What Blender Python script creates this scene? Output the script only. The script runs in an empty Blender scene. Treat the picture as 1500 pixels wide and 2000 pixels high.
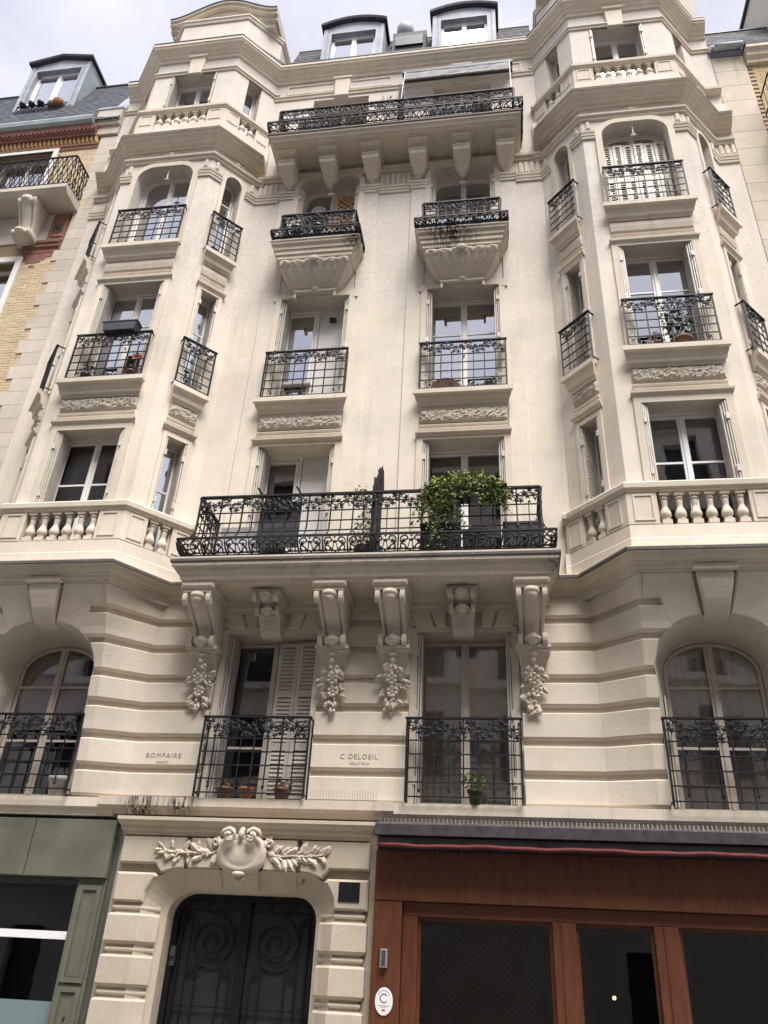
import bpy, bmesh, math, random
from math import sin, cos, pi, sqrt, radians
from mathutils import Vector, Matrix

# ------------------------------------------------------------------ camera, sky, sun, exposure
scn = bpy.context.scene
cam_d = bpy.data.cameras.new('camera')
cam = bpy.data.objects.new('camera', cam_d)
scn.collection.objects.link(cam)
scn.camera = cam
PITCH, YAW, ROLL = 0.53594, -0.16819, 0.05596
cam.location = (1.873, -10.2, 1.6)
_f = Vector((sin(YAW) * cos(PITCH), cos(YAW) * cos(PITCH), sin(PITCH)))
_r = Vector((cos(YAW), -sin(YAW), 0))
_u = _r.cross(_f)
_R = cos(ROLL) * _r + sin(ROLL) * _u
_U = -sin(ROLL) * _r + cos(ROLL) * _u
_m = Matrix((_R, _U, -_f)).transposed()
cam.rotation_mode = 'QUATERNION'
cam.rotation_quaternion = _m.to_quaternion()
cam_d.sensor_fit = 'VERTICAL'
cam_d.sensor_height = 24.0
cam_d.lens = 1560.0 / 2000.0 * 24.0
cam_d.clip_end = 2000

world = bpy.data.worlds.new('World')
scn.world = world
world.use_nodes = True
SUN_EL, SUN_AZ = radians(62), radians(28)      # azimuth measured from straight in front of the facade, to the right
def world_nodes():
    nt = world.node_tree; N = nt.nodes; L = nt.links
    N.clear()
    out = N.new('ShaderNodeOutputWorld'); bg = N.new('ShaderNodeBackground')
    sky = N.new('ShaderNodeTexSky'); sky.sky_type = 'NISHITA'; sky.sun_disc = False
    sky.sun_elevation = SUN_EL; sky.sun_rotation = pi - SUN_AZ
    sky.dust_density = 2.0
    tc = N.new('ShaderNodeTexCoord')
    mp = N.new('ShaderNodeMapping'); mp.inputs['Scale'].default_value = (1.0, 1.0, 1.7)
    mp.inputs['Location'].default_value = (3.1, 1.7, 0.4)
    nz = N.new('ShaderNodeTexNoise'); nz.inputs['Scale'].default_value = 2.3; nz.inputs['Detail'].default_value = 7
    nz.inputs['Roughness'].default_value = 0.55
    rp = N.new('ShaderNodeValToRGB')
    rp.color_ramp.elements[0].position = 0.36; rp.color_ramp.elements[1].position = 0.52
    rp.color_ramp.elements[0].color = (0.75, 0.75, 0.75, 1)
    nz2 = N.new('ShaderNodeTexNoise'); nz2.inputs['Scale'].default_value = 5.0; nz2.inputs['Detail'].default_value = 6
    cr = N.new('ShaderNodeValToRGB')
    cr.color_ramp.elements[0].position = 0.3; cr.color_ramp.elements[1].position = 0.7
    cr.color_ramp.elements[0].color = (3.4, 3.45, 4.1, 1); cr.color_ramp.elements[1].color = (4.6, 4.6, 5.05, 1)
    mx = N.new('ShaderNodeMixRGB')
    L.new(tc.outputs['Generated'], mp.inputs['Vector'])
    L.new(mp.outputs['Vector'], nz.inputs['Vector']); L.new(mp.outputs['Vector'], nz2.inputs['Vector'])
    L.new(nz.outputs['Fac'], rp.inputs['Fac']); L.new(nz2.outputs['Fac'], cr.inputs['Fac'])
    L.new(rp.outputs['Color'], mx.inputs['Fac']); L.new(sky.outputs['Color'], mx.inputs['Color1']); L.new(cr.outputs['Color'], mx.inputs['Color2'])
    L.new(mx.outputs['Color'], bg.inputs['Color']); bg.inputs['Strength'].default_value = 0.1
    L.new(bg.outputs['Background'], out.inputs['Surface'])
world_nodes()
sun_d = bpy.data.lights.new('sun', 'SUN'); sun_d.energy = 3.3; sun_d.angle = radians(34); sun_d.color = (1.0, 0.965, 0.925)
sun = bpy.data.objects.new('sun', sun_d); scn.collection.objects.link(sun)
_sd = Vector((sin(SUN_AZ) * cos(SUN_EL), -cos(SUN_AZ) * cos(SUN_EL), sin(SUN_EL)))
sun.rotation_mode = 'QUATERNION'; sun.rotation_quaternion = _sd.to_track_quat('Z', 'Y')
sun.location = (10, -20, 40)
vs = scn.view_settings
vs.view_transform = 'Standard'; vs.look = 'None'; vs.gamma = 1.0; vs.use_curve_mapping = False
vs.exposure = 1.12
scn.cycles.max_bounces = 6; scn.cycles.diffuse_bounces = 4; scn.cycles.glossy_bounces = 2
scn.cycles.transparent_max_bounces = 12; scn.cycles.caustics_reflective = False; scn.cycles.caustics_refractive = False
scn.cycles.use_denoising = True
scn.cycles.use_adaptive_sampling = True; scn.cycles.adaptive_threshold = 0.03

# ------------------------------------------------------------------ materials
MATS = {}
def new_mat(name):
    m = bpy.data.materials.new(name); m.use_nodes = True
    MATS[name] = m
    nt = m.node_tree
    return m, nt, nt.nodes['Principled BSDF']
def nd(nt, t, **kw):
    n = nt.nodes.new(t)
    for k, v in kw.items():
        if k in n.inputs: n.inputs[k].default_value = v
        else: setattr(n, k, v)
    return n
def ramp(nt, fac, stops):
    r = nt.nodes.new('ShaderNodeValToRGB')
    e = r.color_ramp.elements
    e[0].position, e[0].color = stops[0][0], (*stops[0][1], 1)
    e[1].position, e[1].color = stops[-1][0], (*stops[-1][1], 1)
    for p, c in stops[1:-1]:
        x = e.new(p); x.color = (*c, 1)
    nt.links.new(fac, r.inputs['Fac'])
    return r.outputs['Color']
def mixc(nt, fac, a, b, mode='MIX'):
    m = nt.nodes.new('ShaderNodeMixRGB'); m.blend_type = mode
    for i, s in (('Fac', fac), ('Color1', a), ('Color2', b)):
        if hasattr(s, 'links'): nt.links.new(s, m.inputs[i])
        else: m.inputs[i].default_value = s if i == 'Fac' else (*s, 1)
    return m.outputs['Color']
def g3(v): return (v, v, v)
def posn(nt, scale=(1, 1, 1)):
    g = nt.nodes.new('ShaderNodeNewGeometry')
    mp = nt.nodes.new('ShaderNodeMapping'); mp.inputs['Scale'].default_value = scale
    nt.links.new(g.outputs['Position'], mp.inputs['Vector'])
    return mp.outputs['Vector']
def noise(nt, vec, scale, detail=4, rough=0.55):
    n = nd(nt, 'ShaderNodeTexNoise', Scale=scale, Detail=detail, Roughness=rough)
    nt.links.new(vec, n.inputs['Vector'])
    return n.outputs['Fac']
def bump(nt, bsdf, h, strength, dist=0.01):
    b = nd(nt, 'ShaderNodeBump', Strength=strength, Distance=dist)
    nt.links.new(h, b.inputs['Height']); nt.links.new(b.outputs['Normal'], bsdf.inputs['Normal'])

def stone(name, col, streak=0.3, mott=0.35, rough=0.85, bstr=0.13, dirt=(0.17, 0.15, 0.13), spots=0.0, lo=0.52, zspot=False, objvar=False, ashlar=False):
    m, nt, b = new_mat(name)
    p = posn(nt)
    big = noise(nt, p, 0.55, 3, 0.6)
    med = noise(nt, p, 4.5, 4, 0.65)
    fine = noise(nt, p, 60, 1, 0.6)
    c1 = tuple(x * 0.81 for x in col); c2 = tuple(min(1, x * 1.10) for x in col)
    c = ramp(nt, big, [(0.30, c1), (0.5, col), (0.72, c2)])
    warm = (col[0] * 0.97, col[1] * 0.90, col[2] * 0.78)
    c = mixc(nt, ramp(nt, noise(nt, p, 1.3, 3, 0.7), [(0.45, g3(0)), (0.75, g3(mott))]), c, warm)
    c = mixc(nt, ramp(nt, med, [(0.42, g3(mott * 0.55)), (0.62, g3(0))]), c, tuple(x * 0.74 for x in col))
    c = mixc(nt, ramp(nt, fine, [(0.30, g3(0.30)), (0.55, g3(0))]), c, tuple(x * 0.72 for x in col))
    # rain streaks and grime, each with its own shape
    sv = posn(nt, (7, 7, 0.45))
    st = noise(nt, sv, 1.0, 4, 0.7)
    gate = noise(nt, p, 0.8, 1)
    sm = nt.nodes.new('ShaderNodeMath'); sm.operation = 'MULTIPLY'
    nt.links.new(ramp(nt, st, [(lo, g3(0)), (lo + 0.22, g3(1))]), sm.inputs[0]); nt.links.new(ramp(nt, gate, [(0.4, g3(0.1)), (0.65, g3(streak))]), sm.inputs[1])
    c = mixc(nt, sm.outputs[0], c, dirt)
    if zspot:
        # older, pitted stone above the repainted lower storeys
        sx = nt.nodes.new('ShaderNodeSeparateXYZ'); nt.links.new(p, sx.inputs[0])
        zm = nt.nodes.new('ShaderNodeMath'); zm.operation = 'MULTIPLY_ADD'; zm.inputs[1].default_value = 1.6
        nt.links.new(noise(nt, p, 1.7, 2), zm.inputs[0]); nt.links.new(sx.outputs['Z'], zm.inputs[2])
        mr = nd(nt, 'ShaderNodeMapRange'); mr.inputs['From Min'].default_value = 12.5; mr.inputs['From Max'].default_value = 13.0
        nt.links.new(zm.outputs[0], mr.inputs['Value'])
        up = mixc(nt, ramp(nt, noise(nt, p, 14, 3, .7), [(0.46, g3(0.0)), (0.66, g3(0.40))]), c, (0.36, 0.33, 0.31))
        up = mixc(nt, 0.35, up, (0.62, 0.575, 0.545))
        c = mixc(nt, mr.outputs[0], c, up)
    if spots:
        vo = nd(nt, 'ShaderNodeTexNoise', Scale=22.0, Detail=3.0); nt.links.new(p, vo.inputs['Vector'])
        c = mixc(nt, ramp(nt, vo.outputs['Fac'], [(0.64, g3(0)), (0.72, g3(spots))]), c, dirt)
    if objvar:
        # stone-to-stone difference in tone
        oi = nt.nodes.new('ShaderNodeObjectInfo')
        c = mixc(nt, 1.0, c, ramp(nt, oi.outputs['Random'], [(0.0, (0.90, 0.895, 0.88)), (0.5, (0.98, 0.975, 0.965)), (1.0, (1.04, 1.03, 1.01))]), 'MULTIPLY')
    if ashlar:
        br = nd(nt, 'ShaderNodeTexBrick', Scale=1.0); br.inputs['Brick Width'].default_value = 1.15; br.inputs['Row Height'].default_value = 0.46; br.inputs['Mortar Size'].default_value = 0.004
        br.inputs['Color1'].default_value = (0.93, 0.93, 0.925, 1); br.inputs['Color2'].default_value = (1.02, 1.015, 1.0, 1); br.inputs['Mortar'].default_value = (0.78, 0.76, 0.73, 1)
        sz = nt.nodes.new('ShaderNodeSeparateXYZ'); cb = nt.nodes.new('ShaderNodeCombineXYZ'); nt.links.new(p, sz.inputs[0])
        nt.links.new(sz.outputs['X'], cb.inputs['X']); nt.links.new(sz.outputs['Z'], cb.inputs['Y']); nt.links.new(cb.outputs[0], br.inputs['Vector'])
        c = mixc(nt, 0.5, c, br.outputs['Color'], 'MULTIPLY')
    nt.links.new(c, b.inputs['Base Color'])
    b.inputs['Roughness'].default_value = rough
    b.inputs['Specular IOR Level'].default_value = 0.25
    mh = nt.nodes.new('ShaderNodeMath'); mh.operation = 'ADD'
    nt.links.new(fine, mh.inputs[0]); nt.links.new(med, mh.inputs[1])
    bump(nt, b, mh.outputs[0], bstr, 0.012)
    return m
CREAM = (0.72, 0.645, 0.55)
stone('stone', CREAM, 0.14, 0.34, objvar=True)
stone('stone_wall', (0.72, 0.65, 0.56), 0.24, 0.32, zspot=True, ashlar=True)
stone('stone_upper', (0.69, 0.62, 0.55), 0.35, 0.4, spots=0.25)
stone('stone_trim', (0.69, 0.62, 0.525), 0.30, 0.35, objvar=True)
stone('stone_weathered', (0.62, 0.545, 0.455), 0.5, 0.4, dirt=(0.10, 0.09, 0.08), lo=0.52)
stone('stone_carved', (0.60, 0.53, 0.45), 0.30, 0.45, bstr=0.25)
stone('stone_rough', (0.56, 0.505, 0.43), 0.3, 0.9, bstr=1.0)
stone('stone_ground', (0.55, 0.48, 0.39), 0.28, 0.4, objvar=True)
stone('stone_left', (0.60, 0.54, 0.47), 0.35, 0.5, objvar=True)
stone('stone_right', (0.62, 0.55, 0.455), 0.5, 0.5, objvar=True)
_m = stone('stone_stained', (0.62, 0.545, 0.455), 0.45, 0.4, dirt=(0.10, 0.09, 0.08), lo=0.52)
def stain(m, c, r):
    "one black run-off stain of its own shape near the point c"
    nt = m.node_tree; b = nt.nodes['Principled BSDF']; src = b.inputs['Base Color'].links[0].from_socket
    g = nt.nodes.new('ShaderNodeNewGeometry'); d = nt.nodes.new('ShaderNodeVectorMath'); d.operation = 'DISTANCE'
    nt.links.new(g.outputs['Position'], d.inputs[0]); d.inputs[1].default_value = c
    mr = nd(nt, 'ShaderNodeMapRange'); mr.inputs['From Min'].default_value = r; mr.inputs['From Max'].default_value = r * .3; nt.links.new(d.outputs['Value'], mr.inputs['Value'])
    st = ramp(nt, noise(nt, posn(nt, (26, 26, 3)), 1.0, 4, .7), [(.38, g3(0)), (.56, g3(1))])
    mu = nt.nodes.new('ShaderNodeMath'); mu.operation = 'MULTIPLY'; nt.links.new(mr.outputs[0], mu.inputs[0]); nt.links.new(st, mu.inputs[1])
    nt.links.new(mixc(nt, mu.outputs[0], src, (.025, .022, .02)), b.inputs['Base Color'])
stain(_m, (-2.74, -.17, 3.44), .34)
stain(_m, (-2.2, -.19, 3.50), .30)
_m = stone('stone_dripped', (0.62, 0.545, 0.455), 0.5, 0.4, dirt=(0.10, 0.09, 0.08), lo=0.52)
stain(_m, (1.15, -.56, 13.27), .62)
stain(MATS['stone_weathered'], (-2.62, -.45, 6.46), .38)
stain(MATS['stone_weathered'], (2.58, -.80, 6.44), .25)
stain(MATS['stone_weathered'], (-.62, -.50, 13.25), .25)
stone('dirt_crust', (0.12, 0.11, 0.10), 0.6, 0.8, dirt=(0.35, 0.32, 0.28))  # dark dirt crust along the cornice and slab lips

def plain(name, col, rough=0.6, metal=0.0, var=0.12, nscale=8.0, spec=0.4, bstr=0.0):
    m, nt, b = new_mat(name)
    p = posn(nt)
    n = noise(nt, p, nscale, 3, 0.6)
    c = ramp(nt, n, [(0.3, tuple(x * (1 - var) for x in col)), (0.7, tuple(min(1, x * (1 + var)) for x in col))])
    nt.links.new(c, b.inputs['Base Color'])
    b.inputs['Roughness'].default_value = rough; b.inputs['Metallic'].default_value = metal
    b.inputs['Specular IOR Level'].default_value = spec
    if bstr: bump(nt, b, n, bstr, 0.01)
    return m
plain('iron', (0.012, 0.012, 0.014), 0.55, 0, 0.35, 30, 0.25)
plain('iron_worn', (0.016, 0.016, 0.017), 0.6, 0, 0.4, 30, 0.2)
plain('white_paint', (0.76, 0.735, 0.69), 0.45, 0, 0.06, 6)
plain('white_pvc', (0.80, 0.80, 0.80), 0.35, 0, 0.03, 6)
plain('cream_paint', (0.52, 0.47, 0.40), 0.5, 0, 0.08, 6)
plain('shutter_paint', (0.56, 0.52, 0.455), 0.5, 0, 0.12, 6)
plain('shutter_grey', (0.42, 0.40, 0.37), 0.55, 0, 0.15, 6)
plain('panel_white', (0.62, 0.60, 0.57), 0.55, 0, 0.05, 3)
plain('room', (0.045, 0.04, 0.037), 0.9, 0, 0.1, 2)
plain('curtain', (0.80, 0.76, 0.69), 0.9, 0, 0.1, 4)
plain('zinc', (0.36, 0.385, 0.415), 0.6, 0.0, 0.18, 3, 0.3)
plain('zinc_green', (0.30, 0.345, 0.345), 0.6, 0.1, 0.18, 2.5)
plain('zinc_dark', (0.045, 0.05, 0.056), 0.5, 0.2, 0.3, 6)
plain('slate', (0.105, 0.115, 0.135), 0.55, 0, 0.3, 14, 0.4, 0.3)
plain('slate_old', (0.12, 0.115, 0.11), 0.7, 0, 0.4, 14, 0.3, 0.3)
plain('terracotta', (0.24, 0.095, 0.05), 0.85, 0, 0.15, 12)
plain('terracotta_dull', (0.15, 0.08, 0.055), 0.85, 0, 0.2, 12)
plain('brick_red', (0.22, 0.105, 0.08), 0.85, 0, 0.22, 9, 0.3, 0.2)
plain('tile_orange', (0.31, 0.16, 0.11), 0.6, 0, 0.2, 9)
plain('tile_green', (0.02, 0.11, 0.10), 0.2, 0, 0.2, 9)
plain('mortar', (0.26, 0.19, 0.115), 0.95, 0, 0.2, 9)
plain('green_paint', (0.125, 0.128, 0.095), 0.6, 0, 0.2, 2.0, 0.3)
plain('green_paint_dark', (0.085, 0.09, 0.062), 0.5, 0, 0.15, 3)
plain('black_plastic', (0.015, 0.016, 0.018), 0.45, 0, 0.2, 9)
plain('grey_plastic', (0.055, 0.06, 0.065), 0.5, 0, 0.2, 9)
plain('awning_lid', (0.06, 0.052, 0.062), 0.5, 0.1, 0.35, 9)
plain('awning_red', (0.11, 0.015, 0.02), 0.7, 0, 0.25, 14)
plain('steel', (0.5, 0.5, 0.5), 0.35, 0.8, 0.1, 8)
plain('enamel_white', (0.78, 0.77, 0.77), 0.3, 0, 0.03, 8)
plain('ink', (0.09, 0.06, 0.07), 0.6, 0, 0.1, 8)
plain('ink_grey', (0.30, 0.26, 0.22), 0.9, 0, 0.1, 20)
plain('red_mark', (0.45, 0.03, 0.03), 0.7, 0, 0.1, 20)
plain('door_glass', (0.027, 0.028, 0.030), 0.35, 0, 0.2, 3)
plain('door_iron', (0.006, 0.006, 0.007), 0.5, 0, 0.2, 9, 0.3)
plain('dark_plate', (0.006, 0.007, 0.009), 0.4, 0, 0.1, 8)
plain('blue_plastic', (0.03, 0.16, 0.32), 0.4)
plain('yellow_plastic', (0.6, 0.5, 0.08), 0.4)
plain('red_plastic', (0.45, 0.03, 0.03), 0.4)
plain('purple_plastic', (0.2, 0.1, 0.3), 0.4)
plain('maroon', (0.10, 0.03, 0.045), 0.5)
plain('white_plastic', (0.72, 0.72, 0.74), 0.45)
plain('lattice_wood', (0.40, 0.235, 0.12), 0.7, 0, 0.2, 20)
plain('leaf', (0.12, 0.16, 0.035), 0.6, 0, 0.45, 9)
plain('leaf_yellow', (0.21, 0.24, 0.06), 0.6, 0, 0.45, 9)
plain('leaf_dark', (0.045, 0.075, 0.025), 0.6, 0, 0.4, 9)
plain('leaf_dry', (0.17, 0.10, 0.055), 0.8, 0, 0.4, 14)
plain('stem', (0.10, 0.075, 0.045), 0.8)
plain('asphalt', (0.05, 0.05, 0.05), 0.9, 0, 0.2, 40)
plain('pavement', (0.32, 0.305, 0.28), 0.9, 0, 0.2, 4)
plain('granite', (0.32, 0.31, 0.30), 0.8, 0, 0.25, 30)
plain('opposite_stone', (0.62, 0.57, 0.50), 0.85, 0, 0.1, 1)
plain('opposite_dark', (0.04, 0.04, 0.045), 0.4)
def cloth():
    m, nt, b = new_mat('awning_cloth')
    tr = nd(nt, 'ShaderNodeBsdfTranslucent'); tr.inputs['Color'].default_value = (.55, .55, .56, 1)
    c = ramp(nt, noise(nt, posn(nt), 4, 5), [(.35, (.36, .36, .37)), (.65, (.58, .58, .60))]); nt.links.new(c, b.inputs['Base Color']); b.inputs['Roughness'].default_value = .9
    mx = nt.nodes.new('ShaderNodeMixShader'); mx.inputs[0].default_value = .4
    nt.links.new(b.outputs[0], mx.inputs[1]); nt.links.new(tr.outputs[0], mx.inputs[2]); nt.links.new(mx.outputs[0], nt.nodes['Material Output'].inputs['Surface'])
cloth()
plain('wire', (0.4, 0.4, 0.4), 0.4, 0.8)

def wood():
    m, nt, b = new_mat('wood')
    p = posn(nt, (9, 9, 1.2))
    n = noise(nt, p, 3.0, 7, 0.6)
    p2 = posn(nt)
    c = ramp(nt, n, [(0.25, (0.062, 0.018, 0.008)), (0.5, (0.108, 0.034, 0.013)), (0.75, (0.155, 0.053, 0.021))])
    c = mixc(nt, ramp(nt, noise(nt, p2, 1.1, 4), [(0.4, g3(0)), (0.7, g3(0.35))]), c, (0.10, 0.032, 0.018))
    nt.links.new(c, b.inputs['Base Color']); b.inputs['Roughness'].default_value = 0.42
    bump(nt, b, n, 0.15, 0.004)
wood()
m_, nt_, b_ = new_mat('brick_yellow')
at_ = nd(nt_, 'ShaderNodeVertexColor'); at_.layer_name = 'col'
nt_.links.new(mixc(nt_, ramp(nt_, noise(nt_, posn(nt_), 25, 4), [(0.35, g3(0.18)), (0.65, g3(0))]), at_.outputs['Color'], (0.34, 0.25, 0.15)), b_.inputs['Base Color'])
b_.inputs['Roughness'].default_value = 0.85

def glass(name, tint, refl=0.10):
    m, nt, b = new_mat(name)
    nt.nodes.remove(b)
    out = nt.nodes['Material Output']
    gl = nd(nt, 'ShaderNodeBsdfGlossy', Roughness=0.015); gl.inputs['Color'].default_value = (0.95, 0.97, 1, 1)
    tr = nd(nt, 'ShaderNodeBsdfTransparent'); tr.inputs['Color'].default_value = (*tint, 1)
    lw = nd(nt, 'ShaderNodeFresnel', IOR=1.5)
    ad = nt.nodes.new('ShaderNodeMath'); ad.operation = 'MULTIPLY_ADD'; ad.inputs[1].default_value = 2.0; ad.inputs[2].default_value = refl
    cl = nt.nodes.new('ShaderNodeClamp')
    mx = nt.nodes.new('ShaderNodeMixShader')
    w = noise(nt, posn(nt), 1.6, 2)
    bp = nd(nt, 'ShaderNodeBump', Strength=0.05, Distance=0.02); nt.links.new(w, bp.inputs['Height']); nt.links.new(bp.outputs['Normal'], gl.inputs['Normal'])
    nt.links.new(lw.outputs['Fac'], ad.inputs[0]); nt.links.new(ad.outputs[0], cl.inputs['Value'])
    nt.links.new(cl.outputs['Result'], mx.inputs['Fac']); nt.links.new(tr.outputs[0], mx.inputs[1]); nt.links.new(gl.outputs[0], mx.inputs[2])
    nt.links.new(mx.outputs[0], out.inputs['Surface'])
glass('glass', (0.55, 0.58, 0.58), 0.46)
glass('glass_low', (0.92, 0.93, 0.93), 0.01)
glass('glass_bright', (0.6, 0.62, 0.65), 0.60)
glass('glass_shop', (0.6, 0.62, 0.62), -0.035)
m_, nt_, b_ = new_mat('frosted'); b_.inputs['Base Color'].default_value = (0.16, 0.22, 0.23, 1); b_.inputs['Roughness'].default_value = 0.35
m_, nt_, b_ = new_mat('bulb'); b_.inputs['Emission Color'].default_value = (1, 0.6, 0.25, 1); b_.inputs['Emission Strength'].default_value = 6.0

# ------------------------------------------------------------------ mesh helpers
COL = scn.collection
def T0(s, o, z): return (s, -o, z)
def face_frame(ax, ay, bx, by):
    "local frame of a vertical face seen from outside, left end A to right end B; s runs from the middle"
    L = math.hypot(bx - ax, by - ay); dx, dy = (bx - ax) / L, (by - ay) / L
    mx, my = (ax + bx) / 2, (ay + by) / 2
    nx, ny = dy, -dx
    def T(s, o, z): return (mx + s * dx + o * nx, my + s * dy + o * ny, z)
    T.L = L
    return T
def shifted(T, ds=0, do=0):
    def U(s, o, z): return T(s + ds, o + do, z)
    return U
class MB:
    def __init__(self, T=T0):
        self.v = []; self.f = []; self.T = T; self.c = []
    def p(self, s, o, z):
        self.v.append(self.T(s, o, z)); return len(self.v) - 1
    def w(self, xyz):
        self.v.append(tuple(xyz)); return len(self.v) - 1
    def box(self, s0, s1, o0, o1, z0, z1, ch=0.0):
        if ch:
            return self.extr_plate([(s0, z0), (s1, z0), (s1, z1), (s0, z1)], o0, o1, ch)
        a = [self.p(s, o, z) for z in (z0, z1) for o in (o0, o1) for s in (s0, s1)]
        for q in ((0, 1, 3, 2), (4, 6, 7, 5), (0, 4, 5, 1), (2, 3, 7, 6), (0, 2, 6, 4), (1, 5, 7, 3)):
            self.f.append([a[i] for i in q])
    def extr_plate(self, poly, o0, o1, ch=0.0):
        "polygon in (s,z) extruded from o0 to o1, front edge chamfered"
        n = len(poly)
        rings = [[self.p(s, o0, z) for s, z in poly]]
        if ch:
            rings.append([self.p(s, o1 - ch, z) for s, z in poly])
            rings.append([self.p(s, o1, z) for s, z in inset(poly, ch)])
        else:
            rings.append([self.p(s, o1, z) for s, z in poly])
        for a, b in zip(rings, rings[1:]):
            for i in range(n):
                j = (i + 1) % n; self.f.append([a[i], a[j], b[j], b[i]])
        self.f.append(rings[0][::-1]); self.f.append(rings[-1])
    def extr(self, prof, s0, s1, ends=0.0):
        "profile [(o,z)] run along s, closed at both ends; ends>0 returns the moulding at its ends"
        n = len(prof)
        mo = max(o for o, z in prof)
        a = [self.p(s0 + ends * (mo - o), o, z) for o, z in prof]
        b = [self.p(s1 - ends * (mo - o), o, z) for o, z in prof]
        for i in range(n):
            j = (i + 1) % n; self.f.append([a[i], a[j], b[j], b[i]])
        self.f.append(a[::-1]); self.f.append(b)
    def bar(self, p, q, w, h=None, up=(0, 0, 1)):
        h = h or w
        p, q = Vector(p), Vector(q); d = q - p
        if d.length < 1e-6: return
        d.normalize(); u = Vector(up)
        if abs(d.dot(u)) > 0.95: u = Vector((0, 1, 0)) if abs(d.y) < 0.9 else Vector((1, 0, 0))
        a = d.cross(u).normalized() * w / 2; b = a.cross(d).normalized() * h / 2
        i = [self.w(e + x * a + y * b) for e in (p, q) for x, y in ((-1, -1), (1, -1), (1, 1), (-1, 1))]
        for k in range(4):
            l = (k + 1) % 4; self.f.append([i[k], i[l], i[4 + l], i[4 + k]])
        self.f.append([i[3], i[2], i[1], i[0]]); self.f.append(i[4:])
    def tube(self, pts, r, n=4, taper=None):
        pts = [Vector(p) for p in pts]; rings = []
        for k, p in enumerate(pts):
            d = (pts[min(k + 1, len(pts) - 1)] - pts[max(k - 1, 0)])
            if d.length < 1e-7: d = Vector((0, 0, 1))
            d.normalize(); u = Vector((0, 0, 1)) if abs(d.z) < 0.9 else Vector((0, 1, 0))
            a = d.cross(u).normalized(); b = a.cross(d)
            rr = r if not taper else r * (1 + (taper - 1) * k / (len(pts) - 1))
            rings.append([self.w(p + rr * (cos(2 * pi * i / n + pi / 4) * a + sin(2 * pi * i / n + pi / 4) * b)) for i in range(n)])
        for a, b in zip(rings, rings[1:]):
            for i in range(n):
                j = (i + 1) % n; self.f.append([a[i], a[j], b[j], b[i]])
        self.f.append(rings[0][::-1]); self.f.append(rings[-1])
    def lathe(self, c, prof, n=12, sx=1.0, sy=1.0):
        rings = [[self.w((c[0] + r * sx * cos(2 * pi * i / n), c[1] + r * sy * sin(2 * pi * i / n), c[2] + z)) for i in range(n)] for r, z in prof]
        for a, b in zip(rings, rings[1:]):
            for i in range(n):
                j = (i + 1) % n; self.f.append([a[i], a[j], b[j], b[i]])
        self.f.append(rings[0][::-1]); self.f.append(rings[-1])
    def blob(self, c, r, sc=(1, 1, 1), rings=4, seg=7, jit=0.0, rng=random):
        "rounded lump, in the frame's axes"
        rows = []
        for i in range(1, rings):
            t = pi * i / rings
            rows.append([self.p(c[0] + sc[0] * r * sin(t) * cos(2 * pi * k / seg) * (1 + rng.uniform(-jit, jit)), c[1] + sc[1] * r * sin(t) * sin(2 * pi * k / seg) * (1 + rng.uniform(-jit, jit)), c[2] + sc[2] * r * cos(t)) for k in range(seg)])
        top = self.p(c[0], c[1], c[2] + sc[2] * r); bot = self.p(c[0], c[1], c[2] - sc[2] * r)
        for a, b in zip(rows, rows[1:]):
            for i in range(seg):
                j = (i + 1) % seg; self.f.append([a[i], a[j], b[j], b[i]])
        for i in range(seg):
            j = (i + 1) % seg; self.f.append([top, rows[0][j], rows[0][i]]); self.f.append([bot, rows[-1][i], rows[-1][j]])
    def leafshape(self, c, R, ang, lobes=5, inner=0.45, thick=0.012, G=None, cup=0.0, stretch=1.0):
        "lobed leaf, lens thick, lying in the (u,z) plane of G"
        G = G or self.T
        n = lobes * 2; pts = []
        for k in range(n):
            a = ang + 2 * pi * k / n
            r = R if k % 2 == 0 else R * inner
            x, y = r * cos(2 * pi * k / n) * stretch, r * sin(2 * pi * k / n)
            pts.append((x * cos(ang) - y * sin(ang), x * sin(ang) + y * cos(ang)))
        ring = [self.w(G(c[0] + x, c[1] + cup, c[2] + y)) for x, y in pts]
        f = self.w(G(c[0], c[1] + thick, c[2])); b = self.w(G(c[0], c[1] - thick, c[2]))
        for k in range(n):
            j = (k + 1) % n
            self.f.append([f, ring[k], ring[j]]); self.f.append([b, ring[j], ring[k]])
    def build(self, name, mat, parent=None, smooth=False, kind=None, fix=True, root=None):
        me = bpy.data.meshes.new(name)
        me.from_pydata(self.v, [], self.f)
        if self.c:
            ca = me.color_attributes.new('col', 'BYTE_COLOR', 'CORNER')
            i = 0
            for f, c in zip(self.f, self.c):
                for _ in f:
                    ca.data[i].color = (*c, 1); i += 1
        if fix:
            bm = bmesh.new(); bm.from_mesh(me); bmesh.ops.recalc_face_normals(bm, faces=bm.faces); bm.to_mesh(me); bm.free()
        if smooth:
            me.polygons.foreach_set('use_smooth', [True] * len(me.polygons))
        me.materials.append(MATS[mat])
        return link(name, me, parent, kind)
def inset(poly, d):
    n = len(poly); A = sum(poly[i][0] * poly[(i + 1) % n][1] - poly[(i + 1) % n][0] * poly[i][1] for i in range(n))
    sg = 1 if A > 0 else -1
    out = []
    for i in range(n):
        x0, y0 = poly[i - 1]; x1, y1 = poly[i]; x2, y2 = poly[(i + 1) % n]
        a = Vector((x1 - x0, y1 - y0)); b = Vector((x2 - x1, y2 - y1))
        if a.length < 1e-9 or b.length < 1e-9: out.append((x1, y1)); continue
        a.normalize(); b.normalize()
        na = Vector((-a.y, a.x)) * sg; nb = Vector((-b.y, b.x)) * sg
        m = na + nb; k = 1 + na.dot(nb)
        m = m / max(k, 0.35)
        out.append((x1 + m.x * d, y1 + m.y * d))
    return out
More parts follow.
